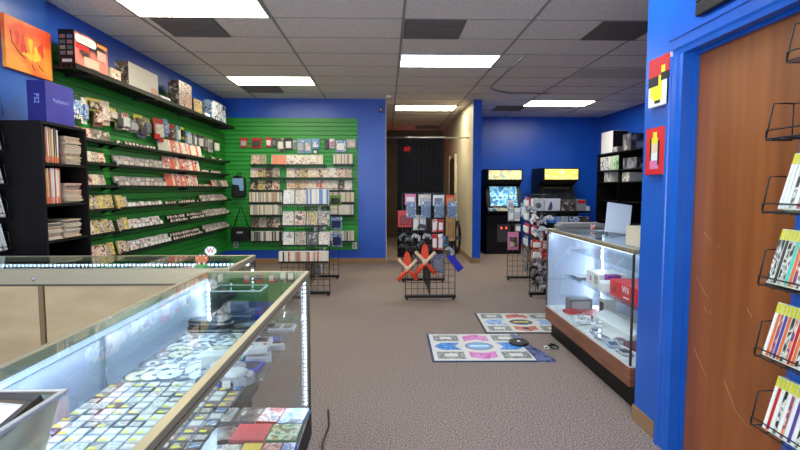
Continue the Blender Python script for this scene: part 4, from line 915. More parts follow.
# --- middle stand
mx = lambda px, y=6.05: at(px, 240, y - .06).x
mz = lambda py, y=6.05: at(430, py, y - .06).z
gm = 'packs on the middle gridwall stand'
BLS = art('blue_blister', [(90, 120, 160), (150, 176, 204), (50, 70, 110), (206, 216, 226)], 30)
for k, (a, b_, n_) in enumerate(((406.5, 415.5, 'leftmost'), (421, 430, 'second from left'), (434, 443, 'third from left'), (447, 456, 'rightmost'))):
    pack(mx((a + b_) / 2), 6.05, mz(201.5), .115, .19, BLS, mat('smoky_blue_plastic', (104, 122, 146), .3), f'grey-blue blister pack, {n_} of four at the top of the middle stand', gm, dy=.10)
for a, b_, z0, z1, m1, m2, lb in ((405, 416, 194, 203, PINK, WHT, 'pink and white card behind the leftmost blue pack'), (418.5, 431, 194.5, 204, A_PALE, LGREY, 'white printed card behind the second blue pack'), (433, 444, 195, 204, WHT, GREY, 'white card behind the third blue pack'), (446, 454, 195, 204, ORANGE, mat('tan_plastic', (196, 140, 84), .5), 'orange card behind the rightmost blue pack'),
                                ):
    pack(mx((a + b_) / 2), 6.05, mz(z0), mx(b_) - mx(a), (z1 - z0) / 500 * 6.05 + .02, m1, m2, lb, gm, dy=.03)
for a, b_, z0, z1, m1, m2, lb in ((398, 411.5, 210.5, 227, RED, mat('dark_red', (130, 20, 24), .4), 'red pack hanging at the left side of the middle stand'), (413, 419, 215, 230, mat('cream_pack', (206, 196, 176), .5), WHT, 'cream pack left of centre on the middle stand'), (419.5, 426, 215, 230, LGREY, WHT, 'light grey pack beside the cream pack on the middle stand'),
                                (432, 437.3, 219, 232, A_RED, WHT, 'red and white bottle-shaped pack, upper left of four on the middle stand'), (438, 443.5, 219, 232, RED, WHT, 'red and white bottle-shaped pack, upper right of four on the middle stand'), (432, 437.3, 234, 250, RED, WHT, 'red and white bottle-shaped pack, lower left of four on the middle stand'), (438, 443, 234, 250, A_RED, WHT, 'red and white bottle-shaped pack, lower right of four on the middle stand'),
                                (446, 455, 215, 241, mat('tan_card', (172, 132, 74), .6), mat('amber_plastic', (150, 104, 50), .5), 'tall tan pack at the right side of the middle stand'), (443.5, 448.5, 236, 246, mat('cyan_card', (60, 140, 180), .4), DGREY, 'small cyan pack on the middle stand'),
                                (432, 443.5, 254, 273, art('stripe_blue', [(60, 70, 110), (150, 160, 190), (40, 44, 70)], 60), GREY, 'blue-grey striped pack low on the middle stand')):
    pack(mx((a + b_) / 2), 6.05, mz(z0), mx(b_) - mx(a), (z1 - z0) / 500 * 6.05, m1, m2, lb, gm, dy=.05)
# game controller hanging by its cable
def controller(body, accent):
    m = MB(); pts = []
    outline = [(-.07, .02), (-.055, .035), (-.02, .038), (.02, .038), (.055, .035), (.07, .02), (.08, -.03), (.07, -.055), (.052, -.05), (.034, -.018), (0, -.022), (-.034, -.018), (-.052, -.05), (-.07, -.055), (-.08, -.03)]
    m.prism(outline, body, -.018, .018, 'y')
    st = MB()
    for x in (-.025, .025): st.lathe([(.006, -.02), (.006, -.03), (.011, -.032), (.011, -.036), (0, -.037)], accent, 12, (x, 0, -.008), 'y')
    bt = MB()
    for a, b_ in ((0, .01), (.01, 0), (0, -.01), (-.01, 0)): bt.lathe([(.0045, -.018), (.0045, -.022), (0, -.022)], accent, 8, (.05 + a, 0, .014 + b_), 'y')
    bt.box(-.062, -.038, -.021, -.018, .011, .017, accent).box(-.053, -.047, -.021, -.018, .002, .026, accent)
    cb = MB(); cb.tube([(0, 0, .038), (.01, .0, .06), (-.012, .004, .09), (.008, .01, .12)], .003, BLK, 5)
    return proto('game_controller', 'game controller', [('body', m, .008), ('thumbsticks', st, 0), ('buttons', bt, 0), ('cable', cb, 0)])
CTK = controller(BLK, DGREY); CTG = controller(LGREY, DGREY); CTD = controller(DGREY, GREY); CTW = controller(WHT, GREY); CTT = controller(TEAL, BLK)
def hang(p, px, py, y, nm, where, off=.09, sc=.72, rz=0):
    p.put((mx(px, y), y - off, mz(py, y)), (R(random.uniform(-15, 5)), R(random.uniform(-50, 50)), rz + random.uniform(-.4, .4)), f'{nm} game controller {where}', f'{nm} controllers {where}', scale=(sc, sc, sc))
for q, (px, py) in enumerate(((402, 236), (409, 239), (416, 236), (404, 246), (412, 248), (420, 243), (427, 236), (428, 247), (422, 226), (416, 256), (450, 250))):
    hang([CTK, CTD, CTG, CTK][q % 4], px, py, 6.05, ['black', 'dark grey', 'light grey', 'black'][q % 4], 'tangled on the left half of the middle stand', .08 + .03 * (q % 3))
def xtoy(px, py, label, s_=1):
    t = thing('foam_sword_toy', label, 'toy', (mx(px), 6.05 - .12, mz(py)), 0, 'orange and white crossed toys'); t.scale = (s_, s_, s_)
    MB().prism([(-.03, -.06), (.03, -.06), (.042, .03), (.03, .12), (.0, .155), (-.03, .12), (-.042, .03)], ORANGE, -.02, .02, 'y').build('orange_paddle', t, bevel=.008)
    for sg, nm in ((1, 'crossed_stick'), (-1, 'crossed_stick')):
        m = MB(); yy_ = -.042 if sg > 0 else -.085; m.tube([(-.10 * sg, yy_, .07), (.02 * sg, yy_, -.06)], .017, CRM, 8); m.tube([(.02 * sg, yy_, -.06), (.105 * sg, yy_, -.16)], .022, ORANGE, 8); m.build(nm, t)
    MB().box(-.025, .025, -.065, -.04, -.05, -.01, WHT).build('hand_grip', t, bevel=.006)
    MB().wire((0, .02, .14), (0, .11, .14), .003, STEEL).build('peg_hook', t)
xtoy(407, 264, 'orange and white crossed toy, left one on the middle stand', 1.08); xtoy(424.5, 257, 'orange and white crossed toy, right one on the middle stand', 1.15)
t = thing('blue_remote', 'blue plastic toy remote hanging tilted at the right of the middle stand', 'toy', (mx(450), 6.0, mz(256)), (0, R(-38), 0))
MB().box(-.042, .042, -.02, .02, -.22, .02, mat('royal_blue_plastic', (24, 32, 168), .35)).build('body', t, bevel=.008); MB().box(-.03, .02, -.02, .016, .02, .05, DGREY).build('tip', t, bevel=.004)
MB().tube([(0, 0, .05), (-.02, .02, .09), (-.05, .04, .1)], .003, BLK, 5).build('cord', t)
for k, (px, lb) in enumerate(((453, 'black coiled cable, left of two at the right edge of the middle stand'), (461, 'black coiled cable with grey hook, right of two at right edge of the middle stand'))):
    t = thing('cable_bundle', lb, 'cable', (mx(px), 6.3, mz(224 + 2 * k)), 0, 'cables hanging on the middle stand')
    m = MB()
    for q in range(5):
        pts = [((.02 + .006 * q) * math.cos(a), .012 * math.sin(3 * a + q), -.17 + (.17 + .01 * q) * math.sin(a)) for a in [2 * PI * j / 16 for j in range(17)]]
        m.tube(pts, .0055, BLK, 5)
    m.build('loops', t); MB().tube([(0, 0, 0), (0, 0, .04), (.02, 0, .06), (.03, 0, .03)], .005, DGREY, 6).build('hook', t); MB().box(-.03, .03, -.015, .015, -.2, -.15, DGREY).build('cable_tie', t)

# --- left stand: front panel faces the camera, rows of cases
gx = lambda px: at(px, 230, 6.22).x
gz = lambda py: at(305, py, 6.22).z
def grid_shelf(x0, x1, z, label, y=6.3):
    t = thing('display_shelf', label, 'shelf', ((x0 + x1) / 2, y, z), 0, 'shelves on the gridwall stands'); hl = (x1 - x0) / 2
    m = MB();
    for k in range(5): m.wire((-hl, -.01 - .028 * k, 0), (hl, -.01 - .028 * k, 0), .0025, BLKM)
    for k in range(9): xx = -hl + 2 * hl * k / 8; m.wire((xx, -.006, -.003), (xx, -.125, -.003), .0025, BLKM)
    m.build('wire_floor', t); MB().box(-hl, hl, -.128, -.122, -.002, .022, BLKM).build('front_lip', t)
gs = 'on the stand before the green wall'
for py, rn in ((205.5, 'top'), (226.5, 'second'), (246, 'third'), (262.5, 'lowest')):
    grid_shelf(-1.325, -.715, gz(py), f'wire shelf, {rn} one {gs}')
putrow(FCS, ['white', 'pale'], gx(283), gx(306.5), 6.225, gz(205.5) + .003, .148, f'facing out in the top row {gs}', (R(-10), 0, 0))
putrow(SCS, lambda: random.choice(['white', 'blue', 'white', 'blue', 'cream']), gx(307), gx(329), 6.19, gz(205.5) + .003, .0225, f'spine out in the top row {gs}', (0, 0, 0), sc=(1, .9, 1.06))
putrow(FCS, ['pale', 'warm', 'yellow', 'brown'], gx(282), gx(329.5), 6.225, gz(226.5) + .003, .148, f'facing out in the second row {gs}', (R(-10), 0, 0))
putrow(FCS, ['white', 'brown', 'dark', 'pale'], gx(282), gx(329.5), 6.225, gz(246) + .003, .148, f'facing out in the third row {gs}', (R(-10), 0, 0), sc=(1, 1, .92))
putrow(SCS, lambda: random.choice(['cream', 'cream', 'white', 'tan', 'red', 'black', 'white']), -1.33, -.72, 6.19, gz(262.5) + .003, .0225, f'spine out in the lowest row {gs}', (0, 0, 0), sc=(1, .9, .72))
# goods along the centre and rear panels of the left stand (seen edge-on to its right)
mixm = [(A_DARK, GREY, 'dark'), (GREY, WHT, 'grey'), (A_PALE, LGREY, 'pale'), (DGREY, LGREY, 'dark grey'), (A_BLUE, DGREY, 'bluish')]
def sidepack(x, y, zt, w_, h, m1, m2, label, group, face=1):
    t = thing('blister_pack', label, 'blister pack', (x, y, zt), R(90) * face + random.uniform(-.15, .15), group)
    MB().box(-w_ / 2, w_ / 2, -.003, 0, -h, 0, m1).build('backing_card', t); MB().box(-w_ * .36, w_ * .36, -.03, -.003, -h * .85, -h * .25, m2).build('bubble', t, bevel=.006)
    MB().wire((0, .05, -.01), (0, -.03, -.01), .0022, STEEL).build('peg_hook', t)
for k in range(5):
    for r_ in range(6):
        if r_ == 5 and k > 2: continue
        m1, m2, nm = mixm[(k * 3 + r_) % 5]
        sidepack(GL_[0] + .10 + .03 * (k % 2), 6.48 + .2 * k, 1.30 - .19 * r_, .13, .16, m1, m2, f'{nm} pack hanging on the centre panel of the stand before the green wall', f'{nm} packs on the left stand centre panel')
for a, b_, z0, z1, m1, m2, lb in ((330, 341.5, 195, 205.5, mat('lime_card', (110, 150, 40), .5), BLK, 'lime green pack with black item on the rear of the left gridwall stand'), (331, 342, 217, 229.5, A_BLUE, NAVY, 'dark blue pack, upper of two on the rear of the left gridwall stand'), (331.5, 342, 233, 247, A_BLUE, NAVY, 'dark blue pack, lower of two on the rear of the left gridwall stand')):
    pack(at((a + b_) / 2, 220, 7.46).x, 7.5, at(335, z0, 7.46).z, (b_ - a) / 500 * 7.5, (z1 - z0) / 500 * 7.5, m1, m2, lb, 'packs on the rear of the left stand')

# --- right stand
rx = lambda px: at(px, 210, 6.07).x
rz_ = lambda py: at(550, py, 6.07).z
grid_shelf(1.80, 2.50, rz_(212.5), 'wire shelf holding boxes at the top of the stand behind the right display case', 6.17)
def rbox(px0, px1, py0, py1, m1, side, label, dep=.09, pyb=212.5):
    x0, x1 = rx(px0), rx(px1); t = thing('accessory_box', label, 'box', ((x0 + x1) / 2, 6.06, rz_(pyb) + .004), 0, 'boxes on top of the right gridwall stand'); w_ = (x1 - x0) / 2; h = (py1 - py0) / 500 * 6.1
    MB().box(-w_, w_, 0, dep, 0, h, side).build('carton', t, bevel=.001); MB().box(-w_ + .003, w_ - .003, -.0008, 0, .003, h - .003, m1).build('front_print', t)
    return t, w_, h
t, w_, h = rbox(532.5, 543.5, 199, 212.5, mat('off_white_print', (206, 202, 196), .5), WHT, 'off-white box with round dark picture on the stand behind the right case')
MB().lathe([(0, -.0016), (.035, -.0016), (.035, -.0008)], GREY, 20, (0, 0, h * .5), 'y').build('round_picture', t)
t, w_, h = rbox(544.5, 560, 199, 212.5, mat('white_print', (224, 218, 214), .5), WHT, 'white box with purple picture on the stand behind the right case')
MB().prism([(-.06, .03), (-.03, .12), (-.01, .13), (.0, .05), (-.02, .02)], mat('purple_print', (96, 60, 110), .5), -.0018, -.0008, 'y').build('purple_picture', t)
rbox(561, 575.5, 200, 212.5, A_DARK, BLK, 'dark printed box on the stand behind the right case')
t, w_, h = rbox(576.5, 585.5, 200, 212.5, mat('grey_card_print', (150, 144, 140), .5), LGREY, 'grey box with a red top band on the stand behind the right case')
MB().box(-w_ + .004, w_ - .004, -.0018, -.0008, h - .045, h - .008, RED).build('red_band', t)
rbox(586, 589.5, 201, 207, WHT, WHT, 'tiny white box at the right end of the stand behind the right case')
grid_shelf(1.80, 2.50, rz_(224.5), 'second wire shelf on the stand behind the right display case', 6.17)
for k, (a, b_, m1, s1, nm) in enumerate(((548, 560, A_BLUE, BLU, 'blue'), (561, 568, LGREY, WHT, 'light grey'), (569, 580, art('navy_white_art', [(30, 50, 110), (220, 226, 232), (70, 110, 170)], 24), NAVY, 'navy and white'), (581, 590, A_DARK, BLK, 'black'))):
    rbox(a, b_, 217, 224.5, m1, s1, f'{nm} low box on the second shelf behind the right case', pyb=224.5)
for q, (px, py) in enumerate(((532, 219), (539, 222), (546, 218), (535, 231), (542, 229), (530, 209), (538, 236))):
    hang([CTW, CTG, CTW, CTG][q % 4], px, py, 6.17, ['white', 'light grey'][q % 2], 'bunched on the stand behind the right case', .11 + .03 * (q % 2), .75)
for q, (px, py) in enumerate(((533, 268), (538, 266), (544, 270), (535, 276), (541, 279), (546, 277), (537, 285), (543, 287), (546, 262), (547, 290))):
    hang([CTK, CTG, CTD][q % 3], px, py, 6.17, ['black', 'light grey', 'dark grey'][q % 3], 'hanging low on the stand behind the right case', .08 + .03 * (q % 2), .7)
# red boxed cards in two rows
for r_, (py, nm) in enumerate(((241, 'upper'), (251, 'lower'))):
    for q in range(4):
        pack(1.865 + .14 * q, 6.17, rz_(py - 1 + (q % 2)), .13, .11, [RED, A_RED][(q + r_) % 2], [PAPER, A_RED][q % 2], f'red and white pack, {nm} red row, {["far left", "mid left", "mid right", "far right"][q]}, behind the right case', 'red packs on the right stand', dy=.06)
# side of right stand, packs on the left half (wire end toward arcade)
for k in range(5):
    for r_ in range(6):
        nm = ['grey', 'pale', 'dark', 'red', 'bluish'][(k + 2 * r_) % 5]; m1, m2 = {'grey': (GREY, WHT), 'pale': (A_PALE, WHT), 'dark': (BLK, GREY), 'red': (RED, PAPER), 'bluish': (A_BLUE, WHT)}[nm] if r_ != 2 else (RED, PAPER)
        if r_ == 2: nm = 'bright red'
        if r_ > 3: nm, m1, m2 = 'black', A_DARK, GREY
        sidepack(GR[0] - .08 - .03 * (k % 2), 6.42 + .19 * k, 1.24 - .185 * r_, .13, .15, m1, m2, f'{nm} pack on the centre panel of the stand behind the right case', f'{nm} packs on the right stand centre panel', -1)
for a, b_, z0, z1, m1, m2, lb in ((507, 513.5, 200, 208, WHT, LGREY, 'white carded pack, far left on the rear of the right stand'), (508, 514, 210, 221, LGREY, WHT, 'grey carded pack under the far left white one'), (514.5, 520, 208, 221, WHT, LGREY, 'white carded pack beside the grey carded one'), (508, 519, 232, 250, PINK, A_DARK, 'pink framed pack low on the rear of the right stand'), (520.5, 526.5, 203, 217, A_BLUE, WHT, 'blue printed pack on the rear of the right stand'), (515, 521, 224, 232, GREY, WHT, 'grey pack above the pink framed one')):
    pack(at((a + b_) / 2, 220, 7.29).x, 7.33, at(515, z0, 7.29).z, (b_ - a) / 500 * 7.33, (z1 - z0) / 500 * 7.33, m1, m2, lb, 'packs on the rear of the right stand')

# ------------------------------------------------------------------ arcade machines
def arcade(label, x, yf, yb, w_, H, marq, scr, ctrl, lit_scr, hood=False):
    t = thing('arcade_machine', label, 'arcade machine', (x, yf, 0)); D = yb - yf; hw = w_ / 2
    prof = [(.10, 0), (.10, .78), (-.02, .84), (-.02, .92), (.10, .96), (.26 if not hood else .34, 1.42), (.16, 1.50), (.06 if not hood else 0, 1.54), (.06 if not hood else 0, H - .02), (.12, H), (D, H), (D, 0)]
    for s_ in (-1, 1):
        m = MB(); a = s_ * hw; m.prism(prof, BLACK, a - .018 * s_, a, 'x'); m.build('side_panel', t)
    m = MB(); m.box(-hw + .018, hw - .018, .12, D, 0, .80, BLACK).box(-hw + .018, hw - .018, D - .05, D, .8, H - .03, BLACK).box(-hw + .018, hw - .018, .10, D, H - .03, H - .008, BLACK).box(-hw + .018, hw - .018, .16, .3, 1.46, 1.52, BLACK); m.build('cabinet_body', t)
    m = MB(); mf = .075 if not hood else .015
    m.box(-hw + .02, hw - .02, mf, mf + .02, 1.545, H - .03, marq); m.build('marquee', t)
    m = MB(); m.prism([(.10, .955), (.115, .955), (.285, 1.43), (.27, 1.43)], BLK, -hw + .02, hw - .02, 'x'); m.build('screen_bezel', t)
    m = MB(); m.prism([(.115, 1.0), (.118, 1.0), (.262, 1.40), (.259, 1.40)], scr, -hw * .78, hw * .78, 'x');
    o_ = m.build('screen', t, loc=(0, -.006, 0))
    m = MB(); m.prism([(-.02, .90), (-.02, .925), (.11, .965), (.11, .94)], ctrl, -hw + .02, hw - .02, 'x'); m.build('control_panel', t)
    for x_ in (-.16, .16):
        j = MB(); j.lathe([(.012, .93), (.006, .95), (.005, 1.0)], STEEL, 10, (x_ - .06, .03, 0)); jo = j.build('joystick', t)
        MB().lathe([(0, .994), (.014, 1.0), (.018, 1.012), (.014, 1.026), (0, 1.03)], RED, 12, (x_ - .06, .03, 0)).build('ball_top', jo)
        b_ = MB()
        for q in range(6): b_.lathe([(.012, .945 + .012 * (q // 3)), (.012, .956 + .012 * (q // 3)), (0, .957 + .012 * (q // 3))], [YEL, RED, WHT][q % 3], 10, (x_ + .01 + .032 * (q % 3), .02 + .035 * (q // 3), 0))
        b_.build('buttons', t)
    MB().box(-.14, .14, .112, .12, .25, .62, DGREY).build('coin_door', t, bevel=.003)
    m = MB()
    for s_ in (-1, 1): m.box(s_ * .05 - .018, s_ * .05 + .018, .106, .112, .52, .57, mat('coin_slot_lamp', (240, 90, 60), .4, emit=1.2))
    m.build('coin_slots', t)
    return t
MQ1 = art('lit_marquee_art', [(214, 206, 140), (170, 190, 130), (236, 230, 186), (214, 170, 90), (150, 176, 170)], 12); MQ2 = art('lit_marquee_yellow', [(226, 210, 80), (190, 180, 100), (234, 224, 120), (214, 208, 170)], 14)
SC1 = art('lit_screen_art', [(60, 130, 180), (110, 180, 204), (176, 212, 222), (96, 160, 160), (60, 110, 160)], 11)
for m_, e_ in ((MQ1, .8), (MQ2, .7), (SC1, .9)):
    N, L, b = nodes(m_); cr = [n_ for n_ in N if n_.type == 'VALTORGB'][0]; L.new(cr.outputs[0], b.inputs['Emission Color']); b.inputs['Emission Strength'].default_value = e_
CP1 = art('panel_art', [(40, 110, 160), (220, 200, 90), (160, 200, 220), (30, 60, 110)], 14)
arcade('black arcade machine with glowing blue screen, at the left', 2.44, 10.15, 11.0, .72, 1.76, MQ1, SC1, CP1, True)
arcade('black arcade machine with yellow marquee, at the right, half hidden', 3.62, 10.25, 11.1, .74, 1.79, MQ2, SCRN, A_GREEN, False, True)
MB().box(-.32, .32, 0, .06, 0, .05, A_GREEN).build('game_banner', loc=(3.60, 10.16, .985), rot=(R(-30), 0, 0), label='green and white printed strip across the right arcade control panel', cat='banner')

# ------------------------------------------------------------------ black shelf unit at right with boxes
t = thing('shelf_unit', 'tall black open shelf unit against the right wall', 'shelf unit', (4.58, 9.36, 0))
ux, uy, UH = .20, .96, 2.06
for y in (-uy, -.02, uy - .02): MB().box(-ux, ux, y, y + .02, 0, UH - .02, BLACK).build('upright', t)
MB().box(ux - .01, ux, -uy, uy, .02, UH - .02, BLACK).build('back_panel', t); MB().box(-ux, ux, -uy, uy, UH - .02, UH, BLACK).build('top', t)
for z in (1.70, 1.47, 1.10, .70, .30):
    for a, b_ in ((-uy + .02, -.02), (0, uy - .02)): MB().box(-ux + .002, ux - .01, a, b_, z, z + .02, BLACK).build('shelf', t)
def ubox(x0, x1, y0, y1, z0, h, m1, m2, label, side=WHT):
    t = thing('console_box', label, 'box', ((x0 + x1) / 2, (y0 + y1) / 2, z0)); a, b_ = (x1 - x0) / 2, (y1 - y0) / 2
    MB().box(-a, a, -b_, b_, 0, h, side).build('carton', t, bevel=.002); MB().box(-a - .001, -a, -b_ + .004, b_ - .004, .004, h - .004, m1).build('long_side_print', t); MB().box(-a + .004, a - .004, -b_ - .001, -b_, .004, h - .004, m2).build('end_print', t)
ZU = UH + .0005
ubox(4.42, 4.72, 9.72, 10.24, ZU, .43, mat('plain_white_print', (216, 218, 222), .5), BLACK, 'large white console box with black end, topmost at the far end of the shelf unit')
B_DARK = art('dark_box_art', [(44, 44, 50), (96, 92, 96), (60, 60, 66), (170, 168, 166)], 9); B_GREEN = art('green_box_art', [(220, 224, 220), (80, 176, 60), (210, 216, 208), (60, 120, 60)], 8)
ubox(4.42, 4.76, 8.98, 9.30, ZU, .30, B_DARK, B_DARK, 'dark printed box on top of the shelf unit, toward the wall edge', BLK)
ubox(4.40, 4.74, 9.44, 9.68, ZU, .10, B_DARK, GREY, 'low dark box on top of the shelf unit between two larger ones', DGREY)
ubox(4.42, 4.74, 9.80, 10.25, 1.7205, .27, art('white_black_art', [(220, 222, 224), (60, 60, 64), (232, 234, 236), (206, 208, 212)], 9), WHT, 'white and black box on the upper shelf, far end of the unit')
ubox(4.42, 4.74, 9.40, 9.76, 1.7205, .27, B_GREEN, art('green_white', [(216, 222, 216), (70, 170, 60), (226, 228, 224)], 8), 'white and green box on the upper shelf of the unit')
ubox(4.42, 4.74, 8.75, 9.26, 1.7205, .20, art('dark_grey_art', [(66, 70, 76), (150, 154, 160), (40, 42, 46)], 9), B_DARK, 'dark grey box on the upper shelf nearest the wall edge', DGREY)
ubox(4.44, 4.72, 9.82, 10.10, 1.4905, .20, art('wh1', [(214, 214, 212), (90, 90, 94), (226, 226, 226)], 10), WHT, 'small white box on the middle shelf, far end of the unit')
ubox(4.44, 4.72, 9.05, 9.32, 1.4905, .17, art('wh2', [(220, 220, 218), (110, 110, 114), (232, 232, 230)], 10), WHT, 'small white box on the middle shelf, near half of the unit')

# ------------------------------------------------------------------ right display case contents (case spans x 1.49..2.01, y 2.95..4.57)
t = thing('console_box', 'white console box with small dark pictures on the glass shelf of the right case', 'box', (1.80, 4.03, .5705))
MB().box(-.10, .12, -.13, .13, 0, .11, WHT).build('carton', t, bevel=.002); MB().box(-.101, -.1, -.10, -.03, .02, .09, A_MIX).box(-.101, -.1, .02, .06, .035, .075, PINK).build('pictures', t)
MB().box(-.05, .05, -.035, .035, 0, .12, mat('purple_carton', (120, 44, 130), .4)).build('game_box', loc=(1.78, 3.84, .5705), label='purple box between the white and the red console boxes', cat='game box')
t = thing('console_box', 'red console box marked Wii on the glass shelf of the right case', 'box', (1.80, 3.46, .5705))
MB().box(-.11, .12, -.26, .23, 0, .118, mat('wii_red', (206, 26, 40), .35)).build('carton', t, bevel=.002)
text('lettering', 'Wii', .07, WHT, t, (-.112, -.02, .078), FACE_NX); MB().box(-.112, -.11, -.07, .01, .02, .028, PAPER).build('small_print', t)
MB().box(-.1115, -.11, .13, .19, .03, .07, mat('deep_red_print', (150, 24, 34), .4)).build('picture_panel', t)
m = MB(); m.prism([(-.04, 0), (.03, 0), (.04, .05), (.01, .09), (-.03, .07)], WHT, -.05, .05, 'x'); m.build('white_console', loc=(1.70, 3.78, .5705), bevel=.006, label='small white stand before the purple box in the right case', cat='console')
MB().box(-.08, .06, -.10, .10, 0, .012, CLEAR).box(-.07, .05, -.09, .09, .012, .016, LGREY).build('console_tray', loc=(1.76, 4.38, .5705), label='clear and grey tray at the far end of the right case shelf', cat='tray')
MB().box(-.07, .07, -.14, .14, 0, .02, LGREY).build('grey_tray', loc=(1.735, 3.06, .5705), bevel=.003, label='light grey tray at the near end of the right case shelf', cat='tray')
DK = .2805
def dbox(x, y, a, b_, h, m1, rz, label, name='game_box', cat='box', bev=.002):
    return MB().box(-a, a, -b_, b_, 0, h, m1).build(name, loc=(x, y, DK), rot=(0, 0, rz), bevel=bev, label=label, cat=cat)
t = thing('clear_box', 'grey clear-fronted box at the far end of the right case deck', 'box', (1.72, 4.36, DK)); MB().box(-.10, .10, -.06, .06, 0, .11, GREY).build('carton', t, bevel=.003); MB().box(-.08, .08, -.062, -.06, .015, .09, LGREY).build('window', t)
t = thing('game_box', 'white box with black picture beside the clear-fronted box', 'box', (1.89, 4.16, DK)); MB().box(-.05, .05, -.06, .06, 0, .15, WHT).build('carton', t, bevel=.002); MB().box(-.051, -.05, -.04, .04, .04, .12, BLK).build('picture', t)
dbox(1.77, 4.16, .10, .10, .03, mat('matte_red', (176, 40, 44), .5), .3, 'flat red folder on the right case deck', 'red_folder', 'folder')
dbox(1.62, 4.25, .06, .05, .03, RED, .2, 'small red box at the far front of the right case deck')
WR = controller(WHT, LGREY)
WR.put((1.60, 4.02, DK + .02), (R(-90), 0, .3), 'white controller lying on the deck, furthest of three white pieces'); WR.put((1.585, 3.88, DK + .02), (R(-90), 0, -.4), 'white controller lying on the deck, middle of three white pieces'); WR.put((1.64, 3.80, DK + .02), (R(-90), 0, 1.2), 'white controller lying on the deck, nearest of three white pieces')
m = MB(); m.prism([(-.12, 0), (.12, 0), (.12, .06), (-.02, .10), (-.12, .05)], WHT, -.30, .30, 'y'); m.build('white_console', loc=(1.83, 3.70, DK), rot=(0, 0, .05), bevel=.006, label='long white console box lying on the right case deck', cat='console')
dbox(1.72, 3.26, .07, .10, .03, mat('maroon_case', (120, 40, 50), .4), .1, 'maroon case near the wall end of the right case deck', 'game_case', 'game case')
HS = handheld(LGREY, STEEL, SCRN, .15, .08, .02)
for k, (x, y, rz) in enumerate(((1.58, 3.66, 1.3), (1.56, 3.50, 1.7), (1.565, 3.34, 1.4), (1.57, 3.18, 1.6), (1.66, 3.42, 1.5), (1.67, 3.08, 1.5))):
    HS.put((x, y, DK), (0, 0, rz), ['silver handheld with dark screen, furthest of the handhelds on the right case deck', 'silver handheld with dark screen, second furthest in the front line of the right case deck', 'silver handheld with dark screen, third in the front line of the right case deck', 'silver handheld with dark screen, nearest in the front line of the right case deck', 'silver handheld with dark screen, set back behind the front line', 'silver handheld with dark screen, at the near back of the right case deck'][k])
# on top of case 3
t = thing('console_dock', 'long flat grey console lying on the right display case top', 'console', (1.73, 4.40, 1.0005), R(-4))
m = MB(); m.prism([(-.20, .0), (.20, 0), (.20, .05), (.17, .062), (-.17, .062), (-.21, .035)], mat('taupe_plastic', (112, 104, 100), .45), -.09, .09, 'y'); m.build('body', t, bevel=.008)
MB().box(-.17, .17, -.094, -.09, .018, .026, DGREY).build('front_groove', t); MB().box(.06, .10, -.096, -.09, .01, .05, A_RED).build('sticker', t)
m = MB(); m.prism([(-.07, .0), (.08, 0), (.07, .035), (.02, .055), (-.05, .05)], DGREY, -.08, .08, 'y'); m.build('dark_console', loc=(1.955, 4.38, 1.0005), bevel=.008, label='small dark grey lump-shaped console at the right end of the long grey one', cat='console')
t = thing('leaning_panel', 'white upright panel standing on the right display case', 'panel', (1.83, 3.9, 1.0005), (R(-8), R(8), 0))
MB().box(-.10, .10, 0, .008, .012, .25, mat('white_board', (206, 210, 216), .4)).build('board', t, bevel=.002); MB().box(-.06, .10, -.02, .03, 0, .012, GREY).build('stand_foot', t)
t = thing('beige_box', 'plain beige cardboard box on the near end of the right display case', 'box', (1.65, 3.06, 1.0005)); BG = mat('beige_cardboard', (206, 190, 160), .7)
MB().box(-.08, .16, -.06, .16, 0, .125, BG).build('carton', t, bevel=.002); MB().box(-.08, .16, .045, .055, .125, .1256, mat('clear_tape', (190, 176, 140), .3)).build('tape', t)

# ------------------------------------------------------------------ dance mats on the floor
def dance_mat(label, cx, cy, w_, d, rz, c_side, c_up, ctr, edge):
    t = thing('dance_mat', label, 'dance mat', (cx, cy, 0), rz); MW = mat('mat_off_white', (214, 210, 200), .4)
    MB().prism([(-w_ / 2, -d / 2), (w_ / 2, -d / 2), (w_ / 2, d / 2), (-w_ / 2, d / 2)], edge, .0, .008, 'z').build('edging', t, bevel=.003)
    MB().box(-w_ / 2 + .018, w_ / 2 - .018, -d / 2 + .018, d / 2 - .018, .008, .0095, MW).build('surface', t)
    aw, ad = (w_ - .06) / 3, (d - .06) / 3
    for i in range(3):
        for j in range(3):
            cxx, cyy = (i - 1) * aw, (j - 1) * ad; m = MB()
            if i == 1 and j == 1:
                m.prism([(cxx + aw * .46 * math.cos(a), cyy + ad * .46 * math.sin(a)) for a in [2 * PI * q / 24 for q in range(24)]], GREY, .0095, .0105, 'z')
                m.prism([(cxx + aw * .40 * math.cos(a), cyy + ad * .38 * math.sin(a)) for a in [2 * PI * q / 24 for q in range(24)]], ctr[0], .0105, .0112, 'z')
                m.box(cxx - aw * .3, cxx + aw * .3, cyy - ad * .08, cyy + ad * .08, .0112, .0118, ctr[1]); m.build('centre_emblem', t)
            else:
                corner = i != 1 and j != 1; mm = A_BW if corner else (c_side if j == 1 else c_up)
                if corner:
                    m.box(cxx - aw * .42, cxx + aw * .42, cyy - ad * .36, cyy + ad * .36, .0095, .0105, mm); m.box(cxx - aw * .2, cxx + aw * .2, cyy - ad * .16, cyy + ad * .16, .0105, .011, MW)
                else:  # arrow pad pointing outward
                    dx, dy = i - 1, j - 1; base = [(.5, 0), (.1, .45), (.1, .2), (-.45, .25), (-.45, -.25), (.1, -.2), (.1, -.45)] if 0 else [(.46, 0), (.2, .42), (-.4, .42), (-.2, 0), (-.4, -.42), (.2, -.42)]
                    pts = [(cxx + (dx * u - dy * v) * aw, cyy + (dy * u + dx * v) * ad) for u, v in base]
                    m.prism(pts, mm, .0095, .0105, 'z')
                m.build('arrow_pad' if not corner else 'corner_pad', t)
    return t
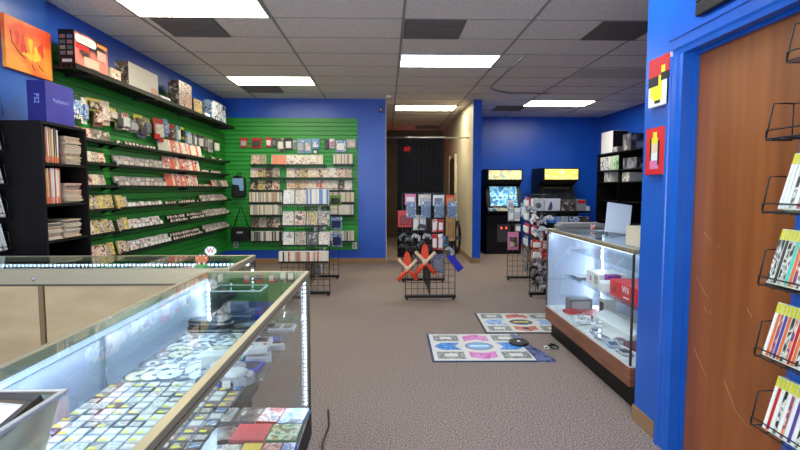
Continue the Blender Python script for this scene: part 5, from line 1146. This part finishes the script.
A_BW = art('black_white_pad', [(60, 58, 56), (190, 188, 180), (30, 30, 30), (150, 150, 144)], 26)
A_CY = art('cyan_pad', [(30, 110, 200), (90, 170, 226), (20, 80, 170)], 40); A_PK = art('pink_pad', [(206, 96, 170), (226, 150, 200), (186, 70, 150)], 30)
A_OR = art('orange_pad', [(222, 84, 60), (236, 140, 110), (40, 36, 36)], 24); A_CB = art('pale_blue_pad', [(110, 160, 214), (180, 206, 230), (80, 130, 190)], 30)
EDG = mat('navy_mat_edge', (22, 34, 84), .5)
mt = dance_mat('nearer dance mat on the carpet, with pink and blue arrows', .80, 4.205, .86, .75, R(-1), A_CY, A_PK, (LBLUE, mat('pale_stripe', (210, 226, 236), .4)), EDG)
m = MB(); m.prism([(-.03, -.375), (.115, -.375), (.085, -.2), (.02, .0), (.0, .25), (-.06, .36), (-.09, .33), (-.05, 0)], art('navy_pad', [(36, 50, 110), (110, 120, 160), (20, 26, 60)], 20), .0, .0125, 'z'); m.build('control_strip', mt, loc=(.43, 0, 0))
m = MB(); m.prism([(.085 * math.cos(a), .10 * math.sin(a)) for a in [2 * PI * q / 20 for q in range(20)]], BLK, .0126, .03, 'z'); bo = m.build('control_box', mt, loc=(.36, .07, 0), bevel=.006)
MB().lathe([(.016, .03), (.016, .034), (0, .034)], WHT, 12).build('button', bo)
dance_mat('further dance mat on the carpet, with orange arrows and yellow centre', 1.39, 4.965, .84, .74, R(-2), A_CB, A_OR, (mat('emblem_blue', (50, 70, 100), .4), CY), mat('black_mat_edge', (24, 24, 28), .5)).location.x = 1.37
t = thing('coiled_plug', 'black cable with plugs coiled on the carpet before the right case', 'cable', (1.42, 4.15, 0))
m = MB(); m.tube([(-.05, 0, .012), (-.02, .03, .014), (.03, .02, .03), (.04, -.02, .012), (0, -.03, .012), (-.04, -.01, .03), (-.01, .01, .04), (.05, .0, .012)], .008, BLK, 6); m.build('cable', t)
MB().box(-.07, -.03, -.012, .012, .001, .022, WHT).box(-.0695, -.04, -.013, .013, .006, .018, BLK).build('plug', t, bevel=.002); MB().box(-.01, .03, -.03, -.008, .001, .02, mat('grey_ferrite', (150, 146, 130), .5)).build('connector', t, bevel=.002)
MB().tube([(-.36, 3.0, .006), (-.33, 2.8, .006), (-.345, 2.6, .006), (-.32, 2.45, .006), (-.33, 2.3, .006)], .006, BLK, 6).build('floor_cable', label='thin black cable on the carpet at the foot of the near display case', cat='cable')

for o in [o for o in C.objects if o.get('label') == 'x']:
    for k in kids(o): bpy.data.objects.remove(k)
    bpy.data.objects.remove(o)
